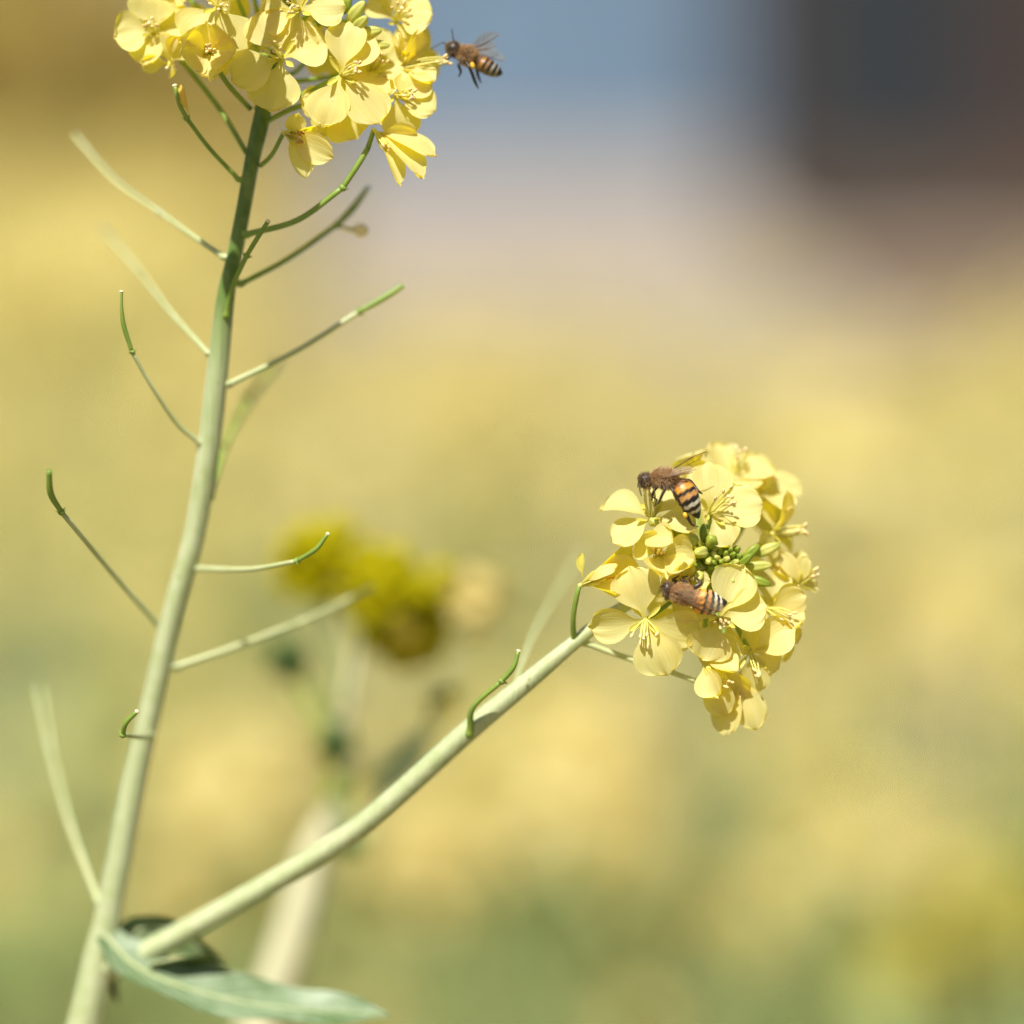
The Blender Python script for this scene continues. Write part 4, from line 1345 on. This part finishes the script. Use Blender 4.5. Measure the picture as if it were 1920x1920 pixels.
z = -48
make_bee('golden brown honey bee lying with folded wings across the middle of the lower flower head',
    [(1242, 1108, z + 8, 3, 3), (1246, 1107, z + 6, 12, 11), (1252, 1107, z + 4, 16.5, 14), (1258, 1109, z + 2, 13, 12), (1262, 1110, z, 10, 10), (1267, 1111, z - 2, 17, 16), (1277, 1113, z - 4, 19, 17), (1288, 1117, z - 3, 17.5, 16), (1296, 1120, z, 13, 13),
     (1299, 1121, z + 2, 11, 10), (1305, 1123, z + 1, 20, 18), (1316, 1127, z - 1, 25, 21), (1330, 1130, z, 24, 20), (1344, 1131, z + 2, 18, 15), (1355, 1130, z + 4, 10, 9), (1362, 1129, z + 5, 4, 4), (1364, 1128.5, z + 5, 1, 1)],
    (.05, .42, -.9), 9,
    legs=[
        [(1266, 1096, z + 4, 2.8), (1268, 1090, z + 2, 3.0), (1262, 1087, z, 2.8), (1266, 1084, z + 6, 2.2), (1274, 1079, z + 18, 1.2)],
        [(1282, 1098, z + 4, 3.2), (1286, 1093, z, 3.6), (1278, 1087, z - 2, 3.2), (1282, 1083, z + 4, 2.4), (1290, 1080, z + 16, 1.3)],
        [(1294, 1106, z + 4, 3.4), (1299, 1103, z - 2, 4.0), (1306, 1099, z - 4, 4.4), (1314, 1093, z - 2, 3.4), (1308, 1086, z + 4, 2.2), (1303, 1080, z + 18, 1.3)]],
    antennae=[[(1247, 1098, z - 2, 1.5), (1242, 1097, z - 6, 1.2), (1238, 1102, z - 4, 1.1)], [(1248, 1115, z - 4, 1.5), (1241, 1118, z - 8, 1.1)]],
    wings=[((1263, 1108, z - 22), (1356, 1148, z - 18), 28, (.05, .35, -.93)), ((1272, 1118, z - 25), (1346, 1156, z - 10), 26, (.05, .6, -.8))],
    seed=2, hairl=.8, dark=1.35)

z = 66
make_bee('honey bee in flight with dangling legs and black abdomen tip beside the upper flower head',
    [(837, 97, z + 2, 3, 3), (842, 95, z, 10, 11), (850, 92, z - 1, 14, 14), (857, 93, z, 12, 12), (862, 95, z, 8, 9), (866, 98, z - 1, 14, 14), (875, 103, z - 2, 18, 18), (884, 108, z, 16, 16), (890, 112, z + 1, 10, 10),
     (893, 114, z + 2, 7, 7), (897, 116, z + 2, 12, 12), (906, 121, z + 1, 16, 15), (917, 127, z + 1, 16, 15), (927, 132, z + 2, 14, 13), (935, 136, z + 3, 10, 9), (940, 138, z + 4, 5, 4), (942, 139, z + 4, 1, 1)],
    (.35, -.9, .05), 9,
    legs=[
        [(864, 110, z - 10, 2.8), (860, 122, z - 16, 3.0), (864, 134, z - 14, 2.4), (860, 144, z - 10, 1.4)],
        [(874, 116, z - 12, 3.2), (880, 126, z - 18, 3.2), (886, 140, z - 16, 3.4), (891, 154, z - 10, 3.0), (897, 166, z - 6, 1.4)],
        [(886, 116, z + 6, 3.0), (893, 128, z + 10, 3.2), (897, 144, z + 10, 2.8), (902, 156, z + 12, 1.4)],
        [(850, 104, z - 8, 2.4), (842, 108, z - 14, 2.2), (836, 118, z - 12, 1.4)]],
    antennae=[[(850, 82, z - 6, 1.6), (850, 74, z - 10, 1.2), (847, 54, z - 8, 1.1)], [(839, 88, z + 2, 1.5), (830, 80, z, 1.2), (808, 92, z - 2, 1.0)]],
    wings=[((880, 92, z - 10), (936, 64, z - 20), 20, (.3, .35, -.85)), ((882, 94, z + 10), (948, 114, z + 20), 19, (.1, .2, -.95)), ((886, 96, z - 8), (932, 84, z + 6), 14, (.1, .3, -.9))],
    pollen=[(886, 123, z - 20, 5.5)], seed=3, dark=.5, fur_n=7000)
